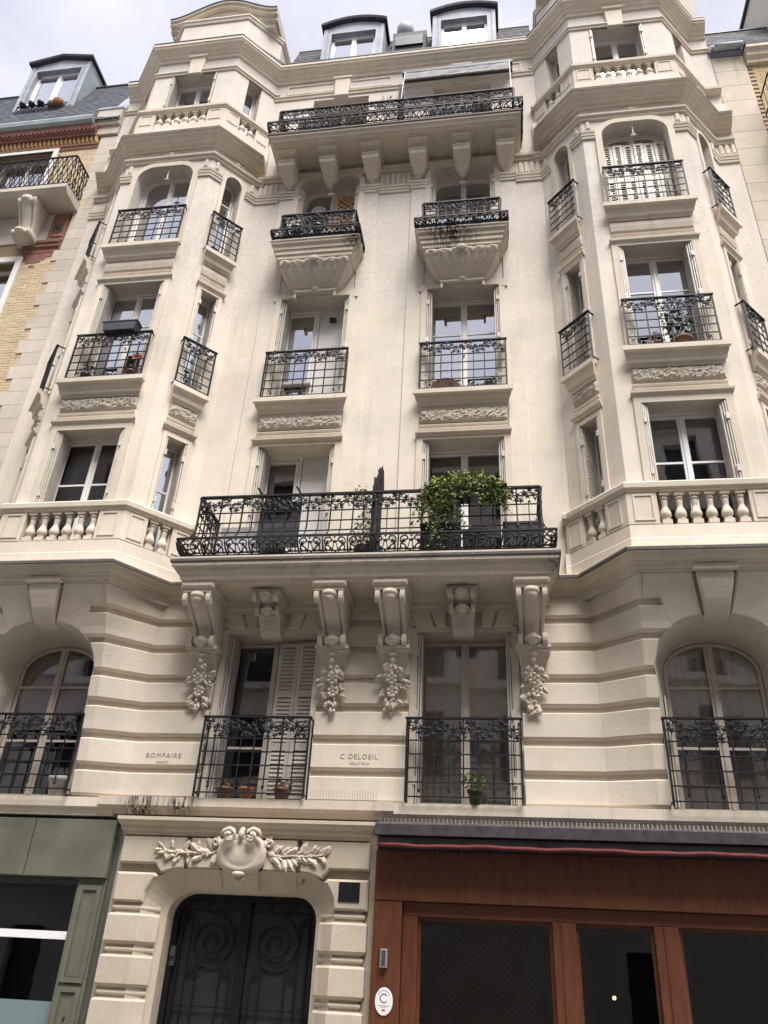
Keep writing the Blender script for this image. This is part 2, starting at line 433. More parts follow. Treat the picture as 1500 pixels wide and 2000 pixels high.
def link(name, me, parent=None, kind=None):
    o = bpy.data.objects.new(name, me); COL.objects.link(o)
    if kind: o['kind'] = kind
    if parent is not None:
        o.parent = parent
        if parent.type == 'EMPTY': o.matrix_parent_inverse = Matrix.Translation(-parent.location)
    return o
def thing(name, label, cat, loc=(0, 0, 0), group=None):
    o = bpy.data.objects.new(name, None); COL.objects.link(o); o.location = loc
    o.empty_display_size = 0.2
    return tag(o, label, cat, group)
def tag(o, label, cat, group=None):
    o['label'] = label; o['category'] = cat
    if group: o['group'] = group
    return o
def struct(o): o['kind'] = 'structure'; return o

def offset_path(pts, o):
    out = []
    for i, (x, y) in enumerate(pts):
        ns = []
        for a, b in ((i - 1, i), (i, i + 1)):
            if a >= 0 and b < len(pts):
                dx, dy = pts[b][0] - pts[a][0], pts[b][1] - pts[a][1]; L = math.hypot(dx, dy)
                if L > 1e-9: ns.append(Vector((dy / L, -dx / L)))
        if len(ns) == 2:
            m = (ns[0] + ns[1]) / max(1 + ns[0].dot(ns[1]), 0.2)
        else: m = ns[0]
        out.append((x + m.x * o, y + m.y * o))
    return out
def sweep(mb, path, prof, closed=True):
    "run a profile [(o,z)] along a plan path (outside on the right-hand side going left to right as seen from the street)"
    pf = path if callable(path) else (lambda z: path)
    rows = []
    for o, z in prof:
        rows.append([mb.w((x, y, z)) for x, y in offset_path(pf(z), o)])
    n = len(prof); k = len(rows[0])
    for i in range(n if closed else n - 1):
        j = (i + 1) % n
        for a in range(k - 1):
            mb.f.append([rows[i][a], rows[i][a + 1], rows[j][a + 1], rows[j][a]])
    mb.f.append([r[0] for r in rows][::-1]); mb.f.append([r[-1] for r in rows])

def hole(s0, s1, z0, z1, rx=0.0, rz=0.0): return dict(s0=s0, s1=s1, z0=z0, z1=z1, rx=rx, rz=rz)
def grow(h, d, zb=None):
    return dict(s0=h['s0'] - d, s1=h['s1'] + d, z0=h['z0'] - (d if zb is None else zb), z1=h['z1'] + d, rx=max(h['rx'] + d, 0.004) if h['rx'] else 0, rz=max(h['rz'] + d, 0.004) if h['rz'] else 0)
def outline(h, n=7):
    a = [(h['s0'], h['z0'])]
    if h['rx']:
        for i in range(n + 1):
            t = pi / 2 * i / n; a.append((h['s0'] + h['rx'] * (1 - cos(t)), h['z1'] - h['rz'] * (1 - sin(t))))
        for i in range(n + 1):
            t = pi / 2 * (1 - i / n); a.append((h['s1'] - h['rx'] * (1 - cos(t)), h['z1'] - h['rz'] * (1 - sin(t))))
    else:
        a += [(h['s0'], h['z1']), (h['s1'], h['z1'])]
    a.append((h['s1'], h['z0']))
    return a[::-1]          # counter-clockwise seen from outside
def wall(mb, s0, s1, z0, z1, holes, depth=0.35, o=0.0):
    ss = sorted({s0, s1} | {h[k] for h in holes for k in ('s0', 's1')}); zs = sorted({z0, z1} | {h[k] for h in holes for k in ('z0', 'z1')})
    for a, b in zip(ss, ss[1:]):
        for c, d in zip(zs, zs[1:]):
            ms, mz = (a + b) / 2, (c + d) / 2
            if any(h['s0'] < ms < h['s1'] and h['z0'] < mz < h['z1'] for h in holes): continue
            mb.f.append([mb.p(a, o, c), mb.p(b, o, c), mb.p(b, o, d), mb.p(a, o, d)])
    for h in holes:
        ol = outline(h)
        if h['rx']:
            top = [q for q in ol if q[1] > h['z1'] - h['rz'] - 1e-6]
            for q, r in zip(top, top[1:]):
                if abs(q[0] - r[0]) < 1e-6: continue
                mb.f.append([mb.p(q[0], o, q[1]), mb.p(q[0], o, h['z1']), mb.p(r[0], o, h['z1']), mb.p(r[0], o, r[1])])
        for i in range(len(ol)):
            q, r = ol[i], ol[(i + 1) % len(ol)]
            mb.f.append([mb.p(q[0], o, q[1]), mb.p(r[0], o, r[1]), mb.p(r[0], o - depth, r[1]), mb.p(q[0], o - depth, q[1])])
def ring(mb, h, w, o0, o1, wb=None):
    "frame following the outline of h, width w inwards, from o0 to o1"
    a = outline(h); b = outline(grow(h, -w, zb=-(w if wb is None else wb)))
    A0 = [mb.p(s, o0, z) for s, z in a]; A1 = [mb.p(s, o1, z) for s, z in a]
    B0 = [mb.p(s, o0, z) for s, z in b]; B1 = [mb.p(s, o1, z) for s, z in b]
    n = len(a)
    for i in range(n):
        j = (i + 1) % n
        mb.f += [[A1[i], A1[j], B1[j], B1[i]], [B1[i], B1[j], B0[j], B0[i]], [A0[i], A0[j], A1[j], A1[i]], [A0[j], A0[i], B0[i], B0[j]]]
def clip(poly, s0, s1, z0, z1):
    for ax, lim, sg in ((0, s0, 1), (0, s1, -1), (1, z0, 1), (1, z1, -1)):
        out = []
        for i in range(len(poly)):
            p, q = poly[i - 1], poly[i]
            ip, iq = (p[ax] - lim) * sg >= 0, (q[ax] - lim) * sg >= 0
            if ip != iq:
                t = (lim - p[ax]) / (q[ax] - p[ax]); out.append((p[0] + t * (q[0] - p[0]), p[1] + t * (q[1] - p[1])))
            if iq: out.append(q)
        poly = out
        if not poly: return []
    return poly
# ------------------------------------------------------------------ windows, shutters
RNG = random.Random(7)
def window(T, h, d, parent, leaves=2, transoms=(), paint='white_paint', gl='glass', fw=0.075, mull=0.11, kick=0.0, curtain=None, room=True, name='window', rd=1.6):
    "casement window set back by d in the opening h of frame T; sub-parts pane, curtain, room"
    mb = MB(T)
    ring(mb, grow(h, 0.012), fw * 0.6, -d - 0.07, -d + 0.005)
    g = grow(h, -fw * 0.6 + 0.002)
    ring(mb, g, fw * 0.62, -d - 0.055, -d - 0.012, wb=fw * 0.62 + kick)
    gi = grow(g, -fw * 0.62, zb=-(fw * 0.62 + kick))
    c = (h['s0'] + h['s1']) / 2
    if leaves == 2:
        mb.box(c - mull / 2, c + mull / 2, -d - 0.058, -d - 0.010, gi['z0'] - 0.01, gi['z1'] + 0.012)
        mb.box(c - 0.018, c + 0.018, -d - 0.02, -d + 0.008, gi['z0'] - 0.01, gi['z1'] + 0.012)
        mb.blob((c, -d + 0.02, (gi['z0'] + gi['z1']) / 2 - 0.2), 0.025, rings=3, seg=6)
    for z in transoms:
        mb.box(gi['s0'] - 0.01, gi['s1'] + 0.01, -d - 0.05, -d - 0.018, z - 0.016, z + 0.016)
    w = mb.build(name, paint, parent)
    ol = outline(gi)
    ss = [gi['s0'] - 1, c - mull / 2 + .004, c + mull / 2 - .004, gi['s1'] + 1] if leaves == 2 else [gi['s0'] - 1, gi['s1'] + 1]
    cols = [(ss[0], ss[1]), (ss[2], ss[3])] if leaves == 2 else [(ss[0], ss[1])]
    zs = [gi['z0'] - 1] + sorted(transoms) + [gi['z1'] + 1]
    for a, b in cols:
        for z0, z1 in zip(zs, zs[1:]):
            poly = clip(ol, a, b, z0, z1)
            if len(poly) < 3: continue
            ta, tb = RNG.uniform(-.006, .006), RNG.uniform(-.006, .006)
            sc = sum(q[0] for q in poly) / len(poly); zc = sum(q[1] for q in poly) / len(poly)
            pm = MB(T); n = len(poly)
            F = [pm.p(s, -d - 0.030 + ta * (s - sc) + tb * (z - zc), z) for s, z in poly]
            B = [pm.p(s, -d - 0.036 + ta * (s - sc) + tb * (z - zc), z) for s, z in poly]
            pm.f += [F, B[::-1]] + [[F[i], B[i], B[(i + 1) % n], F[(i + 1) % n]] for i in range(n)]
            pm.build('pane', gl, w)
    if curtain:
        cm = MB(T); sp = curtain
        for a, b in sp:
            n = 40; F = []
            for i in range(n + 1):
                s = a + (b - a) * i / n
                o = -d - 0.12 + 0.022 * sin(s * 41) + 0.014 * sin(s * 77 + 1)
                F.append((cm.p(s, o, h['z0']), cm.p(s, o + .004, h['z1'] + 0.05)))
            for q, r in zip(F, F[1:]): cm.f.append([q[0], r[0], r[1], q[1]])
        cm.build('curtain', 'curtain', w, smooth=True, fix=False)
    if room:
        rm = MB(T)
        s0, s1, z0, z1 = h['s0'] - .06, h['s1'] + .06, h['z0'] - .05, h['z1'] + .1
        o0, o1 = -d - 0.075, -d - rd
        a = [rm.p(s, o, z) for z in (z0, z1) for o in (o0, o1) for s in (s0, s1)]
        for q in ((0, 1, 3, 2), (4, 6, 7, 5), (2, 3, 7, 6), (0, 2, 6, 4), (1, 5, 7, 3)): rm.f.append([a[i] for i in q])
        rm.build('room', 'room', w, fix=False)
    return w
def shutter_leaf(T, s0, s1, z0, z1, o, parent, paint='shutter_paint', th=0.03, slat=0.055, louvre=True):
    mb = MB(T); st = 0.05
    mb.box(s0, s0 + st, o, o + th, z0, z1); mb.box(s1 - st, s1, o, o + th, z0, z1)
    k = max(1, int((z1 - z0) / 1.0)); zz = [z0 + (z1 - z0) * i / (k + 1) for i in range(k + 2)]
    for z in zz: mb.box(s0 + st, s1 - st, o + .002, o + th - .002, max(z - .05, z0), min(z + .05, z1))
    if louvre:
        for a, b in zip(zz, zz[1:]):
            z = a + .06
            while z < b - .09:
                i = [mb.p(s, oo, q) for s in (s0 + st, s1 - st) for oo, q in ((o + th - .002, z), (o + .004, z + slat * .75), (o + .010, z + slat * .75 + .012), (o + th + .002, z + .012))]
                mb.f += [[i[0], i[1], i[5], i[4]], [i[1], i[2], i[6], i[5]], [i[2], i[3], i[7], i[6]], [i[3], i[0], i[4], i[7]]]
                z += slat
    return mb.build('shutter', paint, parent)
def folded_shutters(T, h, d, parent, sides=(-1, 1), paint='shutter_paint', leafs=3, out=0.02, zt=None):
    "leaves folded back against the reveal, their edges to the street"
    for sg in sides:
        e = h['s0'] if sg < 0 else h['s1']
        mb = MB(T); zt_ = zt or h['z1'] - .03
        z0, z1 = h['z0'] + .03, zt_
        for k in range(leafs):
            a = e - sg * (0.012 + k * 0.030); b = a - sg * 0.020
            o1 = out - 0.018 * k; o0 = -d + 0.02
            mb.box(min(a, b), max(a, b), o0, o1, z0, z1)
        # louvre ribs on the leaf that faces the opening, hinges on the street edge
        a = e - sg * (0.012 + (leafs - 1) * 0.030 + 0.020)
        z = z0 + .1
        while z < z1 - .1:
            mb.box(min(a, a - sg * .006), max(a, a - sg * .006), -d + .06, -.03, z, z + .025); z += .055
        for q in (0.12, 0.5, 0.88):
            zc = z0 + (z1 - z0) * q
            mb.box(e - .05 if sg > 0 else e + .004, e - .004 if sg > 0 else e + .05, out - .01, out + .018, zc - .05, zc + .05)
        mb.build('shutter', paint, parent)
def sill(T, hw, z1, parent, o=0.0, depth=0.22, name='sill', mat='stone_trim'):
    "stepped sill cornice ending at the top z1"
    mb = MB(T)
    P = [(-.02, z1 - .30), (.05, z1 - .30), (.06, z1 - .25), (.10, z1 - .24), (.11, z1 - .19), (depth - .07, z1 - .14), (depth - .055, z1 - .10), (depth - .005, z1 - .09), (depth, z1 - .085), (depth, z1), (-.02, z1 + .012)]
    mb.extr([(a + o, b) for a, b in P], -hw, hw, ends=0.55)
    return mb.build(name, mat, parent)
def rough_panel(T, hw, z0, z1, parent, o=0.0, seed=0):
    mb = MB(T); rng = random.Random(seed)
    nx, nz = max(8, int(hw * 2 / .028)), 9
    g = [[mb.p(-hw + 2 * hw * i / nx, o + (0.0 if k in (0, nz) or i in (0, nx) else .045 * sin(pi * k / nz) ** .5 + rng.uniform(0, .03)), z0 + (z1 - z0) * k / nz) for i in range(nx + 1)] for k in range(nz + 1)]
    for k in range(nz):
        for i in range(nx): mb.f.append([g[k][i], g[k][i + 1], g[k + 1][i + 1], g[k + 1][i]])
    return mb.build('rough_panel', 'stone_rough', parent, fix=False)
def apron(T, hw, zs, parent, o=0.0, rough=True, seed=0, hood=True, hoodw=None):
    "below a sill at zs: rough panel, two fillets, and the hood over the window underneath"
    if rough: rough_panel(T, hw, zs - .555, zs - .30, parent, o, seed)
    else:
        mb = MB(T); mb.extr([(o, zs - .55), (o + .035, zs - .53), (o + .05, zs - .43), (o + .035, zs - .33), (o, zs - .31)], -hw, hw); mb.build('smooth_panel', 'stone_carved', parent)
    mb = MB(T)
    for a in (.605, .675): mb.extr([(o - .01, zs - a - .045), (o + .03, zs - a - .04), (o + .04, zs - a - .01), (o + .035, zs - a), (o - .01, zs - a)], -hw, hw)
    mb.build('fillet', 'stone_trim', parent)
    if hood:
        w = hoodw or hw + .06
        mb = MB(T); z = zs - .83
        mb.extr([(o - .01, z), (o + .03, z), (o + .045, z + .03), (o + .075, z + .045), (o + .08, z + .075), (o - .01, z + .085)], -w, w, ends=.3)
        mb.build('lintel', 'stone_trim', parent)

# ------------------------------------------------------------------ ironwork
def vine(mb, G, u0, u1, z0, z1, rng, dens=1.0):
    zc = (z0 + z1) / 2; hh = (z1 - z0) / 2
    n = max(8, int((u1 - u0) / .035)); per = .36
    mb.tube([G(u0 + (u1 - u0) * i / n, .008, zc + .42 * hh * sin(2 * pi * (u0 + (u1 - u0) * i / n) / per)) for i in range(n + 1)], .007, 4)
    u = u0 + .03; k = 0
    while u < u1 - .03:
        ph = sin(2 * pi * u / per)
        z = zc + .42 * hh * ph + (0.42 if k % 2 == 0 else -.40) * hh
        mb.leafshape((u + rng.uniform(-.01, .01), rng.uniform(.005, .022), max(z0 + .02, min(z1 - .02, z))), rng.uniform(.044, .066), rng.uniform(0, 6.28), 5, .44, .011, G)
        if rng.random() < .55 * dens:
            zz = zc + rng.uniform(-.85, .85) * hh
            mb.leafshape((u + .03, rng.uniform(.0, .015), zz), rng.uniform(.026, .040), rng.uniform(0, 6.28), 3, .4, .008, G)
        if k % 3 == 0:
            c = (u + .025, zc - .25 * hh * ph); r = .022
            mb.tube([G(c[0] + r * (1 - a / 9) * cos(a), .006, c[1] + r * (1 - a / 9) * sin(a)) for a in [x * .9 for x in range(8)]], .004, 3)
        u += .040 / dens; k += 1
def spade(mb, G, u, z, r=.024):
    i = [mb.w(G(u + a, b, z + c)) for a, b, c in ((0, 0, -r * 1.5), (-r, 0, .2 * r), (r, 0, .2 * r), (0, .016, 0), (0, -.016, 0), (0, 0, .9 * r))]
    for a, b in ((0, 2), (2, 5), (5, 1), (1, 0)):
        mb.f.append([i[3], i[a], i[b]]); mb.f.append([i[4], i[b], i[a]])
def railing(T, s0, s1, zb, zt, o, parent, cell=.36, seed=0, returns=True, mat='iron', frieze=.29):
    "window guard: square bars, vine frieze, spade-tipped drops"
    rng = random.Random(seed); mb = MB(T)
    G = lambda u, d, z: T(u, o + d, z)
    B = lambda a, b, w, h=None: mb.bar(G(*a), G(*b), w, h)
    mb.box(s0 - .015, s1 + .015, o - .024, o + .024, zt - .022, zt)
    B((s0, 0, zb + .045), (s1, 0, zb + .045), .016)
    for s in (s0 + .01, s1 - .01):
        B((s, 0, zb - .01), (s, 0, zt - .02), .024)
    n = max(2, round((s1 - s0) / cell)); cw = (s1 - s0) / n; zf = zt - frieze
    for i in range(1, n): B((s0 + cw * i, 0, zb + .045), (s0 + cw * i, 0, zt - .02), .018)
    for i in range(n):
        m = s0 + cw * (i + .5); B((m, 0, zb + .13), (m, 0, zf + .03), .013); spade(mb, G, m, zb + .12); mb.leafshape((m, .01, zf + .035), .035, pi / 2, 3, .45, .01, G)
    gap = (zf - zb - .045) / 4
    for k in range(4): B((s0, 0, zb + .045 + gap * (k + 1)), (s1, 0, zb + .045 + gap * (k + 1)), .015)
    B((s0, 0, zt - frieze * .5), (s1, 0, zt - frieze * .5), .010)
    vine(mb, G, s0 + .02, s1 - .02, zf + .02, zt - .03, rng)
    if returns:
        for s in (s0 + .01, s1 - .01):
            mb.bar(T(s, o, zt - .01), T(s, -.03, zt - .01), .02); mb.bar(T(s, o, zb + .045), T(s, -.03, zb + .045), .016)
            if o > .14: mb.bar(T(s, .05, zb), T(s, .05, zt), .016)
    return mb.build('railing', mat, parent)
def scroll(mb, G, u, z, r, turns, a0, sg, w=.011, grow_=1.0, n=12):
    pts = []
    for i in range(n + 1):
        t = i / n; a = a0 + sg * turns * 2 * pi * t; rr = r * (1 - .8 * t)
        pts.append(G(u + rr * cos(a), .004, z + rr * sin(a)))
    mb.tube(pts, w, 4)
def belly_rail(path, zb, zt, bulge, parent, cell=.33, seed=0, belt=.26, mat='iron', frieze=.28, Tf=None):
    "balcony guard on a U-shaped plan whose lower part swells outwards"
    rng = random.Random(seed); mb = MB()
    zbt = zb + belt
    def d(z):
        if z >= zbt + .30: return 0.0
        if z >= zbt:
            t = (zbt + .30 - z) / .30; return bulge * (1 - sqrt(max(0, 1 - t ** 2.2)))
        t = (zbt - z) / belt; return bulge * (1 - .55 * t ** 2.4)
    seg = [math.hypot(b[0] - a[0], b[1] - a[1]) for a, b in zip(path, path[1:])]
    cum = [0]
    for x in seg: cum.append(cum[-1] + x)
    def G(u, dd, z):
        op = offset_path(path, d(z) + dd)
        for k in range(len(seg)):
            if u <= cum[k + 1] + 1e-9 or k == len(seg) - 1:
                t = (u - cum[k]) / seg[k]
                return (op[k][0] + t * (op[k + 1][0] - op[k][0]), op[k][1] + t * (op[k + 1][1] - op[k][1]), z)
    def rail(z, w, h, dd=0.0):
        for k in range(len(seg)): mb.bar(G(cum[k] + 1e-6, dd, z), G(cum[k + 1] - 1e-6, dd, z), w * 1.25, h * 1.25)
    rail(zt - .011, .046, .022); rail(zbt, .022, .022); rail(zb + .02, .02, .02); rail(zb + .02 + belt * .12, .01, .01)
    zf = zt - frieze; rail(zf, .012, .012); rail(zt - frieze * .5, .010, .010)
    low = zf - zbt
    for k in (1, 2): rail(zbt + low * k / 3, .012, .012)
    zz = [zb] + [zb + belt * i / 4 for i in (1, 2, 3)] + [zbt + .30 * x for x in (0, .1, .25, .5, .75, 1.0)] + [zt - .02]
    zz = [z for z in zz if z <= zt]
    for k in range(len(seg)):
        n = max(2, round(seg[k] / cell)) if seg[k] > .9 else max(1, round(seg[k] / .26)); cw = seg[k] / n
        for i in range(n + 1):
            u = cum[k] + cw * i
            u = min(max(u, cum[k] + 1e-4), cum[k + 1] - 1e-4)
            mb.tube([G(u, 0, z) for z in zz], .0135 if 0 < i < n else .018, 4)
        for i in range(n):
            u = cum[k] + cw * (i + .5)
            mb.tube([G(u, 0, z) for z in zz if zbt <= z] [:-1] + [G(u, 0, zf + .03)], .009, 4) if zf > zbt + .3 else None
            mb.leafshape((u, .01, zf + .035), .034, pi / 2, 3, .45, .01, G)
            # belt: paired scrolls, palmette and buds between two uprights
            q = cw / 2 * .92; zc = zb + belt * .52; r = min(q * .52, belt * .30)
            for sg in (-1, 1):
                scroll(mb, G, u + sg * q * .50, zc + belt * .16, r, .95, -pi / 2, sg, .011)
                scroll(mb, G, u + sg * q * .55, zc - belt * .20, r * .75, .9, pi / 2, -sg, .011)
                mb.tube([G(u, .004, zb + .03), G(u + sg * q * .22, .004, zb + belt * .25), G(u + sg * q * .10, .004, zb + belt * .55), G(u + sg * q * .45, .004, zb + belt * .9)], .008, 4)
                mb.leafshape((u + sg * q * .62, .012, zc + belt * .05), .042, rng.uniform(0, 6), 5, .45, .012, G)
                mb.leafshape((u + sg * q * .30, .012, zc - belt * .32), .034, rng.uniform(0, 6), 4, .45, .012, G)
                mb.leafshape((u + sg * q * .85, .012, zb + belt * .2), .032, rng.uniform(0, 6), 4, .45, .012, G)
            mb.leafshape((u, .014, zc + belt * .08), .036, pi / 2, 5, .45, .012, G)
            mb.leafshape((u, .014, zb + belt * .84), .024, pi / 2, 4, .5, .01, G)
        vine(mb, G, cum[k] + .02, cum[k + 1] - .02, zf + .02, zt - .03, rng)
    return mb.build('railing', mat, parent, fix=False)

# ------------------------------------------------------------------ stone ornament
def console(T, c, w, z0, z1, o_top, o_bot, parent, name='console', mat='stone_carved', vol=.085, boss=True):
    "S-scroll bracket; convex middle between two rounded edge bands"
    mb = MB(T); H = z1 - z0
    prof = []
    n = 34
    for i in range(n + 1):
        t = i / n                                  # 0 at the top
        z = z1 - H * t
        base = o_bot + (o_top - o_bot) * (0.5 + 0.5 * cos(pi * min(1, max(0, t - .08) * 1.42))) ** 1.1
        base += vol * 0.75 * max(0, 1 - ((t - .11) / .12) ** 2)            # top volute
        base += vol * 1.5 * sqrt(max(0, 1 - ((t - .90) / .10) ** 2))           # foot volute
        base -= .02 * max(0, 1 - ((t - .79) / .05) ** 2)
        prof.append((base, z))
    m = 22; rows = []
    for k, (o, z) in enumerate(prof):
        t = k / n; ww = w * (1 - .20 * min(1, t * 1.3)) * (1.0 if t < .80 else 1.22)
        row = [mb.p(c - ww / 2, 0, z)]
        for j in range(m + 1):
            x = -1 + 2 * j / m; ax = abs(x)
            if ax > .70: b = .03 * sqrt(max(0, 1 - ((ax - .85) / .15) ** 2))
            elif ax > .58: b = -.035
            else: b = .065 * sqrt(max(0, 1 - (ax / .58) ** 2)) * (1.0 + (.5 if t < .2 or t > .86 else 0))
            row.append(mb.p(c + x * ww / 2, o + b, z))
        row.append(mb.p(c + ww / 2, 0, z)); rows.append(row)
    for a, b in zip(rows, rows[1:]):
        for j in range(len(a) - 1): mb.f.append([a[j], a[j + 1], b[j + 1], b[j]])
    mb.f.append(rows[0]); mb.f.append(rows[-1][::-1])
    cs = mb.build(name, mat, parent, smooth=True)
    for t, r in ((.14, w * .23), (.91, w * .20)) if boss else ():
        o, z = prof[round(t * n)]; ww = w * (1 if t < .5 else .95)
        b = MB(T); b.blob((c, o + .015, z), r, (1.0, .95, 1.15), 7, 12); b.build('boss', mat, cs, smooth=True)
        for sg in (-1, 1):
            b = MB(T); rr = r * .95
            A = [b.p(c + sg * ww * .36, o + rr * .85 * cos(a), z + rr * 1.15 * sin(a)) for a in [2 * pi * k / 14 for k in range(14)]]
            D = [b.p(c + sg * ww * .53, o + rr * .85 * cos(a), z + rr * 1.15 * sin(a)) for a in [2 * pi * k / 14 for k in range(14)]]
            b.f += [A[::-1], D] + [[A[k], A[(k + 1) % 14], D[(k + 1) % 14], D[k]] for k in range(14)]
            b.build('volute', mat, cs)
    return cs
def petal(mb, T, c, L, W, ang, lift, rng):
    "carved leaf standing off the wall, ridge up the middle"
    pts = [(0, 0, 0), (.35, W * .5, .5), (.7, W * .42, .8), (1.0, 0, .55), (.7, -W * .42, .8), (.35, -W * .5, .5)]
    mid = [(.35, 0, .95), (.7, 0, 1.25)]
    def q(a, b, h):
        x, y = a * L, b * L
        return mb.w(T(c[0] + x * cos(ang) - y * sin(ang), c[1] + h * lift, c[2] + x * sin(ang) + y * cos(ang)))
    i = [q(*p) for p in pts]; j = [q(*p) for p in mid]
    mb.f += [[i[0], i[1], j[0]], [i[1], i[2], j[1], j[0]], [i[2], i[3], j[1]], [i[3], i[4], j[1]], [i[4], i[5], j[0], j[1]], [i[5], i[0], j[0]]]
    mb.f.append(i[::-1])
def garland(T, c, ztop, zbot, parent, seed=0, name='garland', o=.06):
    "drop of fruit, flowers and leaves"
    H = ztop - zbot; T_ = T
    T = lambda s, oo, z: T_(s, oo + .27 * max(0, (z - zbot) / H - .35), z)
    rng = random.Random(seed); mb = MB(T)
    mb.blob((c, o + .02, ztop - .02), .05, (1.2, .8, .45)); mb.blob((c, o + .03, ztop - .10), .036, (1, .8, 1))
    mb.tube([T(c, o + .01, ztop), T(c + .012, o + .02, ztop - H * .5), T(c, o, zbot)], .012, 5)
    def width(t): return .035 + .115 * max(0, sin(pi * min(1, max(0, (t - .12) / .74)))) ** .8
    for i in range(46):
        t = rng.uniform(.14, .92); w = width(t)
        s = rng.uniform(-1, 1) * w; z = ztop - H * t
        ang = -pi / 2 + s * 9 + rng.uniform(-.6, .6)
        petal(mb, T, (c + s * .8, o - .02 + rng.uniform(0, .02), z), rng.uniform(.09, .16), rng.uniform(.36, .55), ang, rng.uniform(.045, .085), rng)
    for i in range(7):
        t = rng.uniform(.22, .80); w = width(t) * .75
        s = rng.uniform(-1, 1) * w; z = ztop - H * t; r = rng.uniform(.018, .030)
        mb.blob((c + s, o + .03 + rng.uniform(0, .03), z), r, (1, .8, rng.uniform(.9, 1.3)), 4, 7, .12, rng)
    for t in (.45, .66):
        r0 = .05; s = c + rng.uniform(-.02, .03); z = ztop - H * t
        for k in range(6):
            a = k * pi / 3 + t; petal(mb, T, (s, o + .05, z), .085, .85, a, .04, rng)
        mb.blob((s, o + .085, z), r0 * .42, (1, .7, 1), 4, 7)
    mb.blob((c, o, zbot + .03), .026, (.9, .7, 1.5))
    return mb.build(name, 'stone_carved', parent, smooth=False)
BAL = {}
def baluster_mesh(hgt, mat):
    k = (round(hgt, 3), mat)
    if k not in BAL:
        mb = MB(); h = hgt
        prof = [(.05, .06), (.062, .07), (.062, .08), (.046, .088), (.055, .10), (.074, .13), (.079, .16), (.072, .195), (.054, .235), (.042, .265), (.040, .29), (.044, .31), (.048, h - .12), (.044, h - .105), (.060, h - .095), (.060, h - .08), (.046, h - .07), (.056, h - .05)]
        mb.lathe((0, 0, 0), [(r * .96, z) for r, z in prof], 10)
        nf = len(mb.f)
        mb.box(-.062, .062, -.062, .062, 0, .06); mb.box(-.062, .062, -.062, .062, h - .05, h)
        me = bpy.data.meshes.new('baluster'); me.from_pydata(mb.v, [], mb.f)
        bm = bmesh.new(); bm.from_mesh(me); bmesh.ops.recalc_face_normals(bm, faces=bm.faces); bm.to_mesh(me); bm.free()
        for i, p in enumerate(me.polygons): p.use_smooth = i < nf
        me.materials.append(MATS[mat]); BAL[k] = me
    return BAL[k]
def balusters(T, ss, z0, z1, o, parent, mat='stone_trim'):
    me = baluster_mesh(z1 - z0, mat)
    e = Vector(T(1, 0, 0)) - Vector(T(0, 0, 0)); a = math.atan2(e.y, e.x)
    for s in ss:
        ob = bpy.data.objects.new('baluster', me); COL.objects.link(ob); ob.parent = parent
        ob.location = T(s, o, z0); ob.rotation_euler = (0, 0, a)
# ------------------------------------------------------------------ ground
def slab(name, x0, x1, y0, y1, z0, z1, mat):
    mb = MB(); mb.box(x0, x1, -y1, -y0, z0, z1); return struct(mb.build(name, mat))
slab('road', -60, 60, -9.0, -2.6, -.3, -.12, 'asphalt')
slab('pavement', -60, 60, -2.45, 0.6, -.3, 0.0, 'pavement')
slab('kerb', -60, 60, -2.6, -2.45, -.3, 0.004, 'granite')
slab('pavement', -60, 60, -15, -9.15, -.3, 0.0, 'pavement')
slab('kerb', -60, 60, -9.15, -9.0, -.3, 0.004, 'granite')

# ------------------------------------------------------------------ the apartment building
P = .766; K = 3.577; N = 2.872; C = 4.493; O = 2 * C - K; E = 2 * C - N; XE = 6.48; WX = 1.336
B = thing('apartment_building', 'cream stone apartment building with two polygonal bays and black iron balconies', 'building', (0, 0, 0))
CW = {-1: face_frame(-WX - 1, 0, -WX + 1, 0), 1: face_frame(WX - 1, 0, WX + 1, 0)}
BC = {-1: face_frame(-O, -P, -K, -P), 1: face_frame(K, -P, O, -P)}
BI = {-1: face_frame(-K, -P, -N, 0), 1: face_frame(N, 0, K, -P)}
BO = {-1: face_frame(-E, 0, -O, -P), 1: face_frame(O, -P, E, 0)}
HB = BC[1].L / 2; HO = BI[1].L / 2
FULL = [(-XE, 0), (-E, 0), (-O, -P), (-K, -P), (-N, 0), (N, 0), (K, -P), (O, -P), (E, 0), (XE, 0)]
def baypath(sg, xe=XE, inner=N - .0):
    p = [(inner - .12, 0), (N, 0), (K, -P), (O, -P), (E, 0), (xe, 0)]
    return p if sg > 0 else [(-x, y) for x, y in p][::-1]
def mirror(path): return [(-x, y) for x, y in path][::-1]
def on(T, s, o=0.0):
    q = T(s, o, 0); return (q[0], q[1])

# window openings
HF1 = hole(-.652, .652, 3.53, 5.80)
HF2 = hole(-.638, .638, 6.56, 9.03)
HF3 = hole(-.638, .638, 9.96, 12.34)
HF4 = hole(-.625, .625, 13.28, 15.75, .30, .26)
HF5 = hole(-.62, .62, 16.2, 18.50)
HB2 = hole(-.582, .582, 6.62, 8.97); HB3 = hole(-.582, .582, 9.93, 12.23); HB4 = hole(-.585, .585, 13.18, 15.50, .34, .34); HB5 = hole(-.525, .525, 16.6, 18.72)
HS2 = hole(-.18, .18, 6.62, 8.97); HS3 = hole(-.18, .18, 9.93, 12.23); HS4 = hole(-.18, .18, 13.18, 15.45, .18, .22); HS5 = hole(-.165, .165, 16.6, 18.72)
def sh(h, ds): return dict(h, s0=h['s0'] + ds, s1=h['s1'] + ds)

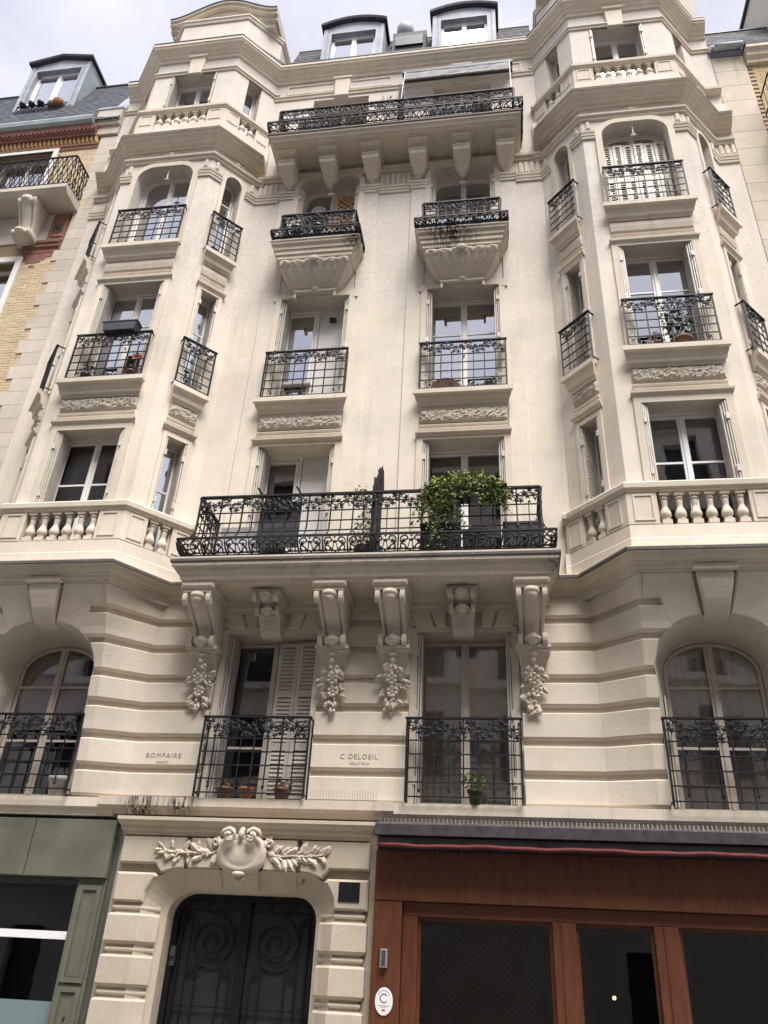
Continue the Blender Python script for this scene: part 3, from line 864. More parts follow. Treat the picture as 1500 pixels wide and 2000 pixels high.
wm = MB()
wall(wm, -N, N, 6.2, 19.7, [sh(h, sg * WX) for sg in (-1, 1) for h in (HF2, HF3, HF4, HF5)], .36)
W = wm.build('wall', 'stone_wall', B, fix=False)
BW = {}
for sg in (-1, 1):
    m = MB(BC[sg]); wall(m, -HB, HB, 6.2, 19.6, [HB2, HB3, HB4, HB5], .34)
    for T in (BI[sg], BO[sg]):
        m.T = T; wall(m, -HO, HO, 6.2, 19.6, [HS2, HS3, HS4, HS5], .26)
    m.T = T0; wall(m, *sorted((sg * E, sg * XE)), 6.2, 19.6, [], .1)
    BW[sg] = m.build('bay_wall', 'stone_wall', B, fix=False)

# ---- first floor: recessed backing and rusticated courses
def q(z):
    tb = [(3.3, .08), (3.5, .10), (4.5, .21), (5.2, .34), (5.7, .49), (6.0, .62), (6.25, .755), (7, .766)]
    for (a, b), (c, d) in zip(tb, tb[1:]):
        if z <= c: return b + (d - b) * (z - a) / (c - a)
    return P
def arch_e(z):
    if z < 4.9: return C - .77
    if z < 5.25: return C - .77 - .03 * (z - 4.9) / .35
    return C - .80 * sqrt(max(0, 1 - ((z - 5.25) / .53) ** 2))
def arch_z(s): return 5.25 + .53 * sqrt(max(0, 1 - (s / .80) ** 2))
def course_path(sg, side, full=True):
    def f(z):
        e = arch_e(z)
        if z > 5.5: e = min(e, 3.83 + (5.98 - z) * .40)
        if z > 5.93: e = 3.61
        p = [(2.075, 0), (3.05, 0), (3.60, -q(z)), (max(e, 3.605), -q(z))]
        p = [p[0]] + [(p[1][0] + (p[2][0] - p[1][0]) * k / 5, -q(z) * k / 5) for k in range(6)] + [p[3]]
        if side == 'out': p = [(2 * C - x, y) for x, y in p][::-1]; p[-1] = (XE, 0)
        return p if sg > 0 else mirror(p)
    return f
fm = MB(); wall(fm, -2.075, 2.075, 3.4, 6.3, [sh(HF1, -WX), sh(HF1, WX)], .34)
zz = [3.4 + .1 * i for i in range(31)]
for sg in (-1, 1):
    for side in ('in', 'out'):
        rows = [[fm.w((x, y, z)) for x, y in offset_path(course_path(sg, side)(min(z, 5.9)) if z < 5.5 else [(x, y) for x, y in course_path(sg, side)(z)], 0)] for z in zz]
        for a, b in zip(rows, rows[1:]):
            for i in range(len(a) - 1): fm.f.append([a[i], a[i + 1], b[i + 1], b[i]])
    TQ = (lambda sg: (lambda s, o, z: (sg * C + s, -(q(z) + o), z)))(sg)
    fm.T = TQ
    ns = 48
    for i in range(ns):
        a, b = -.893 + 1.786 * i / ns, -.893 + 1.786 * (i + 1) / ns
        for k in range(5):
            f = lambda s, k: (arch_z(s) if abs(s) < .80 else 5.25) + (6.3 - (arch_z(s) if abs(s) < .80 else 5.25)) * k / 5
            fm.f.append([fm.p(a, 0, f(a, k)), fm.p(b, 0, f(b, k)), fm.p(b, 0, f(b, k + 1)), fm.p(a, 0, f(a, k + 1))])
    # splayed reveal from the outer arch to the window frame
    na = 12
    outer = [(-.77, 3.5), (-.77, 4.4), (-.77, 4.9)] + [(-.80 * cos(pi * i / 2 / na), 5.25 + .53 * sin(pi * i / 2 / na)) for i in range(na + 1)]
    inner = [(-.64, 3.5), (-.64, 4.4), (-.64, 4.85)] + [(-.64 * cos(pi * i / 2 / na), 5.27 + .44 * sin(pi * i / 2 / na)) for i in range(na + 1)]
    outer += [(-s, z) for s, z in outer[::-1][1:]]; inner += [(-s, z) for s, z in inner[::-1][1:]]
    A = [fm.p(s, .055, z) for s, z in outer]; fm.T = (lambda sg: (lambda s, o, z: (sg * C + s, -o, z)))(sg)
    Bq = [fm.p(s, -.12, z) for s, z in inner]
    for i in range(len(A) - 1): fm.f.append([A[i], A[i + 1], Bq[i + 1], Bq[i]])
F1 = fm.build('first_floor_wall', 'stone', B, fix=False)
COURSES = [(3.535, 3.85), (3.925, 4.255), (4.335, 4.675), (4.755, 5.065), (5.145, 5.495), (5.58, 5.885), (5.975, 6.252)]
for z0, z1 in COURSES:
    h = .065; pr = [(-.004, z0), (h - .035, z0), (h, z0 + .035)] + [(h, z0 + (z1 - z0) * k / 5) for k in (1, 2, 3, 4)] + [(h, z1 - .015), (h - .018, z1), (-.004, z1)]
    m = MB(); sweep(m, [(-.615, 0), (.615, 0)], pr); m.build('stone_block', 'stone', F1)
    for sg in (-1, 1):
        for side in ('in', 'out'):
            m = MB(); sweep(m, course_path(sg, side), pr); m.build('stone_block', 'stone', F1)
for sg in (-1, 1):
    TQ = (lambda sg: (lambda s, o, z: (sg * C + s, -(q(z) + o), z)))(sg)
    for mir in (-1, 1):
        ar = [(-.56 + .39 * i / 6, arch_z(-.56 + .39 * i / 6) - .0) for i in range(7)]
        poly = [(-.885, 5.975), (-.67, 5.975)] + ar + [(-.27, 6.252), (-.885, 6.252)]
        poly = [(-mir * s, z) for s, z in poly]
        m = MB(TQ); m.extr_plate(poly, 0, .065, .02); m.build('stone_block', 'stone', F1)
    m = MB(TQ); rows = []
    for z, hw, o in ((6.26, .225, .06), (6.20, .222, .10), (6.10, .205, .13), (6.0, .185, .14), (5.92, .17, .135), (5.85, .158, .12), (5.79, .15, .10), (5.755, .145, .06), (5.735, .14, -.10)):
        zq = z
        rows.append([m.p(s, o + .012 * (abs(s) < hw * .9), z) for s in (-hw, -hw * .85, hw * .85, hw)] + [m.p(hw, -.15, z), m.p(-hw, -.15, z)])
    for a, b in zip(rows, rows[1:]):
        for i in range(6): m.f.append([a[i], a[(i + 1) % 6], b[(i + 1) % 6], b[i]])
    m.f += [rows[0], rows[-1][::-1]]
    m.box(-.265, .265, .0, .15, 6.25, 6.30); m.build('keystone', 'stone', F1)
    # flat arch over the two middle windows: splayed voussoirs
    T = CW[sg]
    js = [(-.66, -.80), (-.39, -.47), (-.21, -.235), (.21, .235), (.39, .47), (.66, .80)]
    for i, (a, b) in enumerate(zip(js, js[1:])):
        if i == 2: continue
        m = MB(T); g = .018
        m.extr_plate([(a[0] + g, 5.86), (b[0] - g, 5.86), (b[1] - g, 6.13), (a[1] + g, 6.13)], 0, .045, .012); m.build('stone_block', 'stone', F1)
    m = MB(T); ring(m, grow(HF1, .065), .075, 0, .035); m.build('window_surround', 'stone_trim', B)
    for s in (-1, 1): m = MB(T); m.box(min(s * .66, s * .80), max(s * .66, s * .80), 0, .028, 5.88, 5.97); m.build('corner_block', 'stone_trim', B)

# ---- string course between ground and first floor
m = MB()
sweep(m, [(-12, 0), (-3.12, 0)], [(-.05, 3.30), (.10, 3.30), (.11, 3.34), (.13, 3.36), (.13, 3.385), (.165, 3.40), (.165, 3.515), (-.05, 3.535)])
m.build('string_course', 'stone_trim', B)
m = MB()
sweep(m, [(.30, 0), (XE, 0)], [(-.05, 3.27), (.09, 3.27), (.10, 3.36), (.125, 3.375), (.155, 3.40), (.155, 3.525), (-.05, 3.54)])
m.build('string_course', 'stone_trim', B)
m = MB()
sweep(m, [(-3.118, .3), (-3.118, -.0), (.298, -.0), (.298, .3)], [(-.05, 3.33), (.10, 3.33), (.115, 3.385), (.15, 3.395), (.19, 3.42), (.195, 3.425), (.195, 3.53), (-.05, 3.548)])
m.build('string_course', 'stone_stained', B)

# ---- cornice between first and second floor
CP = [(-.02, 6.25), (.05, 6.25), (.055, 6.295), (.09, 6.30), (.095, 6.345), (.125, 6.35), (.13, 6.375), (.16, 6.40), (.195, 6.445), (.205, 6.46), (.21, 6.452), (.285, 6.455), (.285, 6.51), (-.02, 6.545)]
FULL1 = [(x if abs(x) != N else (3.04 if x > 0 else -3.04), y) for x, y in FULL]
m = MB(); sweep(m, FULL1, CP); m.build('cornice', 'stone_trim', B)
m = MB(); sweep(m, FULL1, [(.26, 6.453), (.2885, 6.453), (.2885, 6.494), (.26, 6.494)]); m.build('grime_line', 'dirt_crust', B)  # thin added strip standing for the dirt crust under the lip

# ---- main balcony: slab, consoles, railing
U = [(-2.49, .0), (-2.49, -.84), (2.49, -.84), (2.49, .0)]
m = MB(); sweep(m, U, [(-.83, 6.235), (-.12, 6.235), (-.115, 6.215), (-.04, 6.215), (-.035, 6.245), (.0, 6.26), (.015, 6.31), (.06, 6.355), (.07, 6.40), (.115, 6.42), (.12, 6.50), (.135, 6.51), (.135, 6.54), (-.83, 6.56)])
SL = m.build('balcony_slab', 'stone_weathered', B)
m = MB(); sweep(m, U, [(.115, 6.462), (.1385, 6.475), (.1385, 6.513), (.115, 6.513)]); m.build('grime_line', 'dirt_crust', SL)
belly_rail([(-2.42, -.02), (-2.42, -.80), (2.42, -.80), (2.42, -.02)], 6.565, 7.60, .17, SL, seed=3)
for i, x in enumerate((-2.24, -.41, .41, 2.24)):
    console(T0, x, .37, 5.50, 6.11, .68, .22, B)
    m = MB(); m.extr_plate([(x - .235, 6.145), (x + .235, 6.145), (x + .235, 6.232), (x - .235, 6.232)], 0, .83, .03); m.box(x - .205, x + .205, 0, .78, 6.095, 6.15); m.build('console_cap', 'stone_carved', B); m = MB()
    m.box(x - .225, x + .225, 0, .33, 5.452, 5.498); m.box(x - .205, x + .205, 0, .30, 5.425, 5.456)
    rows = []
    for z, hw, o in ((5.43, .185, .22), (5.36, .18, .15), (5.28, .165, .09), (5.2, .15, .06), (5.1, .14, .052)): rows.append([m.p(x - hw, 0, z), m.p(x - hw, o, z), m.p(x + hw, o, z), m.p(x + hw, 0, z)])
    for a, b in zip(rows, rows[1:]):
        for k in range(3): m.f.append([a[k], a[k + 1], b[k + 1], b[k]])
    m.f.append(rows[-1])
    cb = m.build('console_block', 'stone_carved', B)
    garland(T0, x, 5.40, 4.66, cb, seed=i + 11, o=.085)
for sg in (-1, 1):
    x = sg * WX
    console(T0, x, .34, 5.955, 6.16, .52, .30, B, vol=.07, name='bracket')
    m = MB(); m.extr_plate([(x - .21, 6.15), (x + .21, 6.15), (x + .21, 6.232), (x - .21, 6.232)], 0, .60, .03); m.box(x - .185, x + .185, 0, .54, 6.115, 6.155); m.build('console_cap', 'stone_carved', B); m = MB()
    rows = []
    for z, hw, o in ((5.96, .158, .33), (5.90, .152, .27), (5.82, .145, .22), (5.74, .14, .19), (5.70, .138, .10), (5.70, .138, -.02)): rows.append([m.p(x - hw, -.02, z), m.p(x - hw, o, z), m.p(x + hw, o, z), m.p(x + hw, -.02, z)])
    for a, b in zip(rows, rows[1:]):
        for k in range(3): m.f.append([a[k], a[k + 1], b[k + 1], b[k]])
    rng = random.Random(5)
    for (s, z, a) in ((0, 5.93, 0), (-.06, 5.91, 2.6), (.06, 5.91, .5), (-.05, 5.86, 3.4), (.05, 5.86, -.3), (-.045, 5.80, 3.9), (.045, 5.80, -.8), (0, 5.79, -1.57), (-.02, 5.84, -2.2), (.02, 5.84, -.9)):
        petal(m, T0, (x + s * .8, .235 + (z - 5.8) * .62, z), .06, .6, a, .03, rng)
    m.build('bracket_block', 'stone_carved', B)
m = MB(); m.extr([(-.02, 6.08), (.05, 6.08), (.06, 6.13), (.10, 6.14), (.11, 6.20), (.14, 6.235), (-.02, 6.235)], -2.5, 2.5); m.build('moulding', 'stone_trim', B)
# balcony divider seen edge on
def divider(x, z0, ztop_wall, ztop_front, y1, parent):
    m = MB(); n = 8; rng = random.Random(3)
    for i in range(n):
        t = i / (n - 1); y = -.06 - (y1 - .06) * t; zt = ztop_wall + (ztop_front - ztop_wall) * t ** 1.4
        m.bar((x, y, z0), (x, y, zt), .026)
        m.bar((x + .02, y + .03, zt - .35), (x + .006, y, zt + rng.uniform(.0, .16)), .022)
    for z in [z0 + .1 + .14 * k for k in range(int((ztop_front - z0) / .14))] : m.bar((x, -.06, z), (x, -y1, z), .014)
    G = lambda u, d, z: (x + d, -u, z)
    for k in range(60):
        u = rng.uniform(.08, y1 - .03); zt = ztop_wall + (ztop_front - ztop_wall) * ((u - .06) / (y1 - .06)) ** 1.4
        m.leafshape((u, rng.uniform(-.02, .02), rng.uniform(z0 + .05, zt - .03)), rng.uniform(.03, .055), rng.uniform(0, 6), 5, .45, .012, G)
    return m.build('divider', 'iron', parent, fix=False)
divider(.10, 6.56, 8.42, 7.75, .74, SL)

# ---- pilasters, surrounds and window dressings on the flat middle wall
for x in (-2.205, -.48, .48, 2.205):
    m = MB(); m.extr_plate([(x - .155, 6.53), (x + .155, 6.53), (x + .155, 15.16), (x - .155, 15.16)], 0, .026, .010); m.build('pilaster', 'stone_wall', B)
    m = MB()
    for k in range(3): m.extr([(0, 15.14 + .065 * k), (.05 + .02 * k, 15.14 + .065 * k), (.06 + .02 * k, 15.19 + .065 * k), (0, 15.20 + .065 * k)], x - .16 - .012 * k, x + .16 + .012 * k, ends=.5)
    m.build('pilaster_cap', 'stone_trim', B)
IMP = [[(0, 15.10 + .065 * k), (.03 + .018 * k, 15.10 + .065 * k), (.04 + .018 * k, 15.15 + .065 * k), (0, 15.16 + .065 * k)] for k in range(3)]
def impost(path, parent=B):
    m = MB()
    for pr in IMP: sweep(m, path, pr)
    return m.build('impost', 'stone_trim', parent)
impost([(-.31, 0), (.31, 0)])
def flutes(T, ss, z0, z1, parent=B, o=.0):
    for s in ss:
        m = MB(T); m.extr_plate([(s - .038, z0), (s + .038, z0), (s + .038, z1), (s + .02, z1 + .02), (s - .02, z1 + .02), (s - .038, z1)], o, o + .03, .014); m.build('flute', 'stone_trim', parent)
flutes(T0, [-.275 + .11 * i for i in range(6)], 15.36, 15.66)
for sg in (-1, 1):
    flutes(T0, [sg * (2.47 + .11 * i) for i in range(4)], 15.36, 15.66)
    T = CW[sg]
    for hh, zs, sd in ((HF2, 9.90, 1), (HF3, 13.2, 2)):
        m = MB(T); ring(m, grow(hh, .095, zb=0), .10, 0, .05); m.build('window_surround', 'stone_trim', B)
    sill(T, .80, 9.90, B, depth=.23)
    apron(T, .70, 9.90, B, .036, seed=20 + sg)
    for s in (-1, 1): m = MB(T); m.box(min(s * .68, s * .78), max(s * .68, s * .78), 0, .055, 12.28, 12.46); m.build('surround_ear', 'stone_trim', B)
    m = MB(T); ring(m, grow(HF4, .10, zb=0), .105, 0, .045); m.build('archivolt', 'stone_trim', B)
    # carved basket corbel under the fourth-floor balcony
    m = MB(T); rows = []; nz = 16; rng = random.Random(9)
    for i in range(nz + 1):
        t = i / nz; z = 12.43 + .45 * t; hw = .38 + .27 * t ** .7; dp = .12 + .31 * t ** .8; row = []
        per = [(-hw, dp * k / 6) for k in range(6)] + [(-hw + 2 * hw * k / 40, dp) for k in range(41)] + [(hw, dp * (1 - k / 6)) for k in range(1, 7)]
        for k, (s, o) in enumerate(per):
            a = (s / hw + 1) * 3.0
            lobe = abs(sin(pi * a)) ** .6; vein = .5 + .5 * cos(pi * 2 * a * 2)
            rl = (.008 + .024 * t ** 1.2) * lobe + .010 * t * vein
            if 6 <= k <= 46: row.append(m.p(s, o + rl * (1 if .02 < t < .99 else .2), z + .035 * lobe * t ** 3))
            else: row.append(m.p(s + (1 if s > 0 else -1) * .02 * t * abs(sin(o * 22)), o, z))
        rows.append(row)
    for a, b in zip(rows, rows[1:]):
        for j in range(len(a) - 1): m.f.append([a[j], a[j + 1], b[j + 1], b[j]])
    m.f += [rows[0][::-1], rows[-1]]
    Tb = lambda s, o, z: T(s, o + .12 + .31 * max(0, (z - 12.43) / .45) ** .8, z)
    for i in range(9):
        s = -.56 + .14 * i
        petal(m, Tb, (s, .0, 12.88), .32 - .10 * abs(s), .30, -pi / 2 - s * .55, .020, rng)
        for e in (-1, 1): petal(m, Tb, (s + .02 * e, .01, 12.875), .12, .5, -pi / 2 + e * .7 - s * .4, .022, rng)
    m.blob((0, .45, 12.90), .075, (1.3, .6, .9), 5, 8); m.blob((0, .14, 12.44), .06, (1.4, .8, .8), 4, 8)
    CB = m.build('corbel', 'stone_carved', B)
    m = MB(T); m.extr([(0, 12.36), (.13, 12.36), (.15, 12.385), (.15, 12.42), (0, 12.43)], -.39, .39)
    for s in (-1, 1): m.box(min(s * .39, s * .345), max(s * .39, s * .345), 0, .13, 12.26, 12.36)
    m.build('corbel_foot', 'stone_carved', CB)
    x = sg * WX
    U4 = [(x - .755, 0), (x - .755, -.50), (x + .755, -.50), (x + .755, 0)]
    m = MB(); sweep(m, U4, [(-.49, 12.89), (-.10, 12.89), (-.095, 12.93), (-.06, 12.94), (-.055, 13.02), (-.03, 13.03), (-.025, 13.12), (.0, 13.13), (.01, 13.215), (.05, 13.235), (.06, 13.285), (.075, 13.29), (.075, 13.315), (-.49, 13.33)])
    S4 = m.build('balcony_slab', 'stone_weathered' if sg < 0 else 'stone_dripped', B)
    belly_rail([(x - .70, -.02), (x - .70, -.50), (x + .70, -.50), (x + .70, -.02)], 13.33, 14.06, .13, S4, cell=.30, seed=30 + sg, belt=.19, frieze=.22)

# ---- fifth-floor balcony
for i, x in enumerate((-2.17, -1.33, -.46, .48, 1.34, 2.18)):
    m = MB(); m.extr_plate([(x - .20, 15.925), (x + .20, 15.925), (x + .20, 15.985), (x - .20, 15.985)], 0, .60, .02); m.box(x - .17, x + .17, 0, .53, 15.90, 15.926)
    m.box(x - .125, x + .125, 0, .43, 15.77, 15.901); m.box(x - .09, x + .09, .42, .445, 15.80, 15.86)
    rows = []
    for z, hw, o in ((15.775, .175, .49), (15.755, .175, .49), (15.74, .16, .465), (15.66, .155, .455), (15.655, .15, .44), (15.60, .125, .30), (15.53, .10, .17), (15.47, .09, .12), (15.465, .05, .10), (15.42, .045, .07), (15.40, .03, 0)): rows.append([m.p(x - hw, 0, z), m.p(x - hw, o, z), m.p(x + hw, o, z), m.p(x + hw, 0, z)])
    for a, b in zip(rows, rows[1:]):
        for k in range(3): m.f.append([a[k], a[k + 1], b[k + 1], b[k]])
    m.f.append(rows[0])
    m.build('modillion', 'stone_trim', B)
U5 = [(-2.44, 0), (-2.44, -.74), (2.44, -.74), (2.44, 0)]
m = MB(); sweep(m, U5, [(-.73, 15.985), (-.06, 15.985), (-.05, 16.02), (-.01, 16.03), (.01, 16.08), (.05, 16.11), (.055, 16.165), (.07, 16.17), (.07, 16.20), (-.73, 16.215)])
S5 = m.build('balcony_slab', 'stone_weathered', B)
m = MB(); sweep(m, U5, [(.05, 16.155), (.0735, 16.16), (.0735, 16.185), (.05, 16.185)]); m.build('grime_line', 'dirt_crust', S5)
belly_rail([(-2.38, -.02), (-2.38, -.70), (2.38, -.70), (2.38, -.02)], 16.215, 17.07, .16, S5, seed=5, belt=.28, frieze=.26)
divider(.08, 16.22, 18.0, 17.55, .66, S5)
m = MB(); m.extr([(-.02, 15.72), (.04, 15.72), (.05, 15.79), (.09, 15.80), (.10, 15.86), (-.02, 15.87)], -N, N); m.build('moulding', 'stone_trim', B)
m = MB(); m.extr([(-.02, 18.60), (.03, 18.60), (.035, 18.66), (.06, 18.68), (.06, 18.70), (-.02, 18.71)], -N, N); m.build('moulding', 'stone_trim', B)
for sg in (-1, 1):
    for a, b in ((.22, 1.16), (1.52, 2.62)):
        m = MB(); s0, s1 = sorted((sg * a, sg * b)); ring(m, hole(s0, s1, 18.80, 19.12), .035, 0, .022); m.build('panel_frame', 'stone_trim', B)
    m = MB(CW[sg]); m.extr_plate([(-.155, 18.52), (.155, 18.52), (.18, 19.16), (-.18, 19.16)], 0, .075, .012); m.box(-.21, .21, 0, .10, 19.14, 19.2); m.build('keystone', 'stone_trim', B)

# ---- the two bays
for sg in (-1, 1):
    path = baypath(sg)
    m = MB(); sweep(m, path, [(-.01, 6.53), (.125, 6.53), (.125, 6.70), (.115, 6.715), (.115, 6.90), (.02, 6.915), (-.01, 6.915)]); m.build('balustrade_base', 'stone', B)
    def balustrade(z0, z1, zt, o, cs, os_, mat):
        m = MB(); d = .115
        sweep(m, path, [(o - .08, z1), (o + .07, z1), (o + .08, z1 + .035), (o + .105, z1 + .05), (o + .11, zt - .025), (o + .095, zt), (o - .08, zt)])
        br = m.build('balustrade', mat, B)
        i, r, ou = BI[sg], BC[sg], BO[sg]
        def pieces(sgn):
            # corner pedestals and end pedestals, left to right
            inn, out = (i, ou)
            L = []
            if sgn > 0:
                L = [[on(i, -HO), on(i, -os_)], [on(i, os_), (K, -P), on(r, -cs)], [on(r, cs), (O, -P), on(ou, -os_)], [on(ou, os_), (E, 0)]]
            else:
                L = [[(-E, 0), on(ou, -os_)], [on(ou, os_), (-O, -P), on(r, -cs)], [on(r, cs), (-K, -P), on(i, -os_)], [on(i, os_), on(i, HO)]]
            return L
        for pc in pieces(sg):
            m = MB(); sweep(m, pc, [(o - .09, z0), (o + .055, z0), (o + .055, z1), (o - .09, z1)]); m.build('pedestal', mat, br)
        for T, h0, h1 in ((r, cs + .05, HB - .03), (r, -HB + .03, -cs - .05)):
            m = MB(T); a, b = sorted((h0, h1)); ring(m, hole(a, b, z0 + .05, z1 - .04), .022, o + .055, o + .068); m.build('panel_frame', mat, br)
        for T in (i, ou):
            for a, b in ((-HO + .05, -os_ - .04), (os_ + .04, HO - .05)):
                if b - a > .12:
                    m = MB(T); ring(m, hole(a, b, z0 + .05, z1 - .04), .02, o + .055, o + .068); m.build('panel_frame', mat, br)
        balusters(r, [-cs + (k + .5) * 2 * cs / 6 for k in range(6)], z0, z1, o - .012, br, mat)
        for T in (i, ou): balusters(T, [-os_ / 2, os_ / 2], z0, z1, o - .012, br, mat)
    balustrade(6.915, 7.40, 7.545, .06, .575, .20, 'stone_trim')
    T = BC[sg]
    for hh in (HB2, HB3):
        m = MB(T); ring(m, grow(hh, .10, zb=0), .105, 0, .03); m.build('window_surround', 'stone_trim', B)
    for zs, rg in ((9.90, True), (13.10, False)):
        sill(T, .765, zs, B, depth=.21); apron(T, .66, zs, B, .0, rough=rg, seed=40 + sg)
        for j, To in enumerate((BI[sg], BO[sg])):
            sill(To, .33, zs + .02, B, depth=.19); apron(To, .25, zs + .02, B, .0, rough=rg, seed=50 + sg + j, hoodw=.30)
            hh = HS2 if rg else HS3
            m = MB(To); ring(m, grow(hh, .07, zb=0), .072, 0, .03); m.build('window_surround', 'stone_trim', B)
    railing(T, -.665, .665, 9.915, 10.90, .14, B, seed=60 + sg)
    railing(T, -.665, .665, 13.115, 14.10, .14, B, seed=62 + sg)
    for j, To in enumerate((BI[sg], BO[sg])):
        railing(To, -.31, .31, 9.935, 10.92, .13, B, seed=70 + sg + j * 3, cell=.31)
        railing(To, -.31, .31, 13.135, 14.12, .13, B, seed=74 + sg + j * 3, cell=.31)
    # fourth floor: archivolts, caps, flutes
    m = MB(T); ring(m, grow(HB4, .11, zb=0), .115, 0, .04); m.build('archivolt', 'stone_trim', B)
    i, r, ou = BI[sg], BC[sg], BO[sg]
    for To in (i, ou):
        m = MB(To); ring(m, grow(HS4, .075, zb=0), .078, 0, .035); m.build('archivolt', 'stone_trim', B)
    if sg > 0: pcs = [[(2.37, 0), (N, 0), on(i, -.27)], [on(i, .27), (K, -P), on(r, -.70)], [on(r, .70), (O, -P), on(ou, -.27)], [on(ou, .27), (E, 0), (XE, 0)]]
    else: pcs = [[(-XE, 0), (-E, 0), on(ou, -.27)], [on(ou, .27), (-O, -P), on(r, -.70)], [on(r, .70), (-K, -P), on(i, -.27)], [on(i, .27), (-N, 0), (-2.37, 0)]]
    for pc in pcs: impost(pc)
    flutes(r, [-.80, .80], 15.40, 15.60); flutes(i, [-.40, .40], 15.40, 15.60); flutes(ou, [-.40, .40], 15.40, 15.60)
    if sg > 0: flutes(T0, [E + .10 + .11 * k for k in range(3)], 15.36, 15.62)
    m = MB(); sweep(m, path, [(-.02, 15.64), (.04, 15.64), (.05, 15.70), (.085, 15.715), (.09, 15.755), (-.02, 15.77)]); m.build('moulding', 'stone_trim', B)
    for To, hw in ((r, HB - .12), (i, HO - .16), (ou, HO - .16)):
        m = MB(To); ring(m, hole(-hw, hw, 15.80, 15.95), .018, 0, .02)
        m.blob((0, .02, 15.875), .06, (1.3, .7, .9), 4, 8)
        for a in (0, pi): petal(m, To, (.05 * cos(a), .01, 15.875), .10, .6, a, .03, RNG)
        m.build('frieze_panel', 'stone_trim', B)
    m = MB(); sweep(m, path, [(-.02, 15.985), (.05, 15.985), (.06, 16.04), (.11, 16.05), (.12, 16.09), (.17, 16.12), (.20, 16.17), (.24, 16.185), (.25, 16.23), (.285, 16.245), (.285, 16.29), (-.02, 16.33)]); m.build('cornice', 'stone_trim', B)
    m = MB(); sweep(m, path, [(.27, 16.245), (.288, 16.255), (.288, 16.28), (.27, 16.28)]); m.build('grime_line', 'dirt_crust', B)
    m = MB(); sweep(m, path, [(-.01, 16.32), (.085, 16.32), (.085, 16.80), (-.01, 16.81)]); m.build('balustrade_base', 'stone_upper', B)
    balustrade(16.805, 17.22, 17.36, .03, .575, .20, 'stone_trim')
    m = MB(); sweep(m, path, [(-.02, 18.72), (.03, 18.72), (.035, 18.77), (.06, 18.785), (.06, 18.82), (-.02, 18.83)]); m.build('moulding', 'stone_trim', B)
    m = MB(T); m.extr_plate([(-.15, 18.66), (.15, 18.66), (.18, 19.26), (-.18, 19.26)], 0, .07, .012); m.box(-.215, .215, 0, .11, 19.25, 19.32); m.build('keystone', 'stone_trim', B)
m = MB(); sweep(m, FULL, [(-.05, 19.22), (.04, 19.22), (.05, 19.29), (.09, 19.31), (.10, 19.36), (.16, 19.40), (.20, 19.46), (.23, 19.47), (.24, 19.52), (.26, 19.53), (.26, 19.60), (-.05, 19.66)]); m.build('cornice', 'stone_trim', B)
m = MB(); sweep(m, FULL, [(-.02, 19.655), (.25, 19.61), (.268, 19.61), (.268, 19.645), (-.02, 19.70)]); m.build('flashing', 'zinc_dark', B)

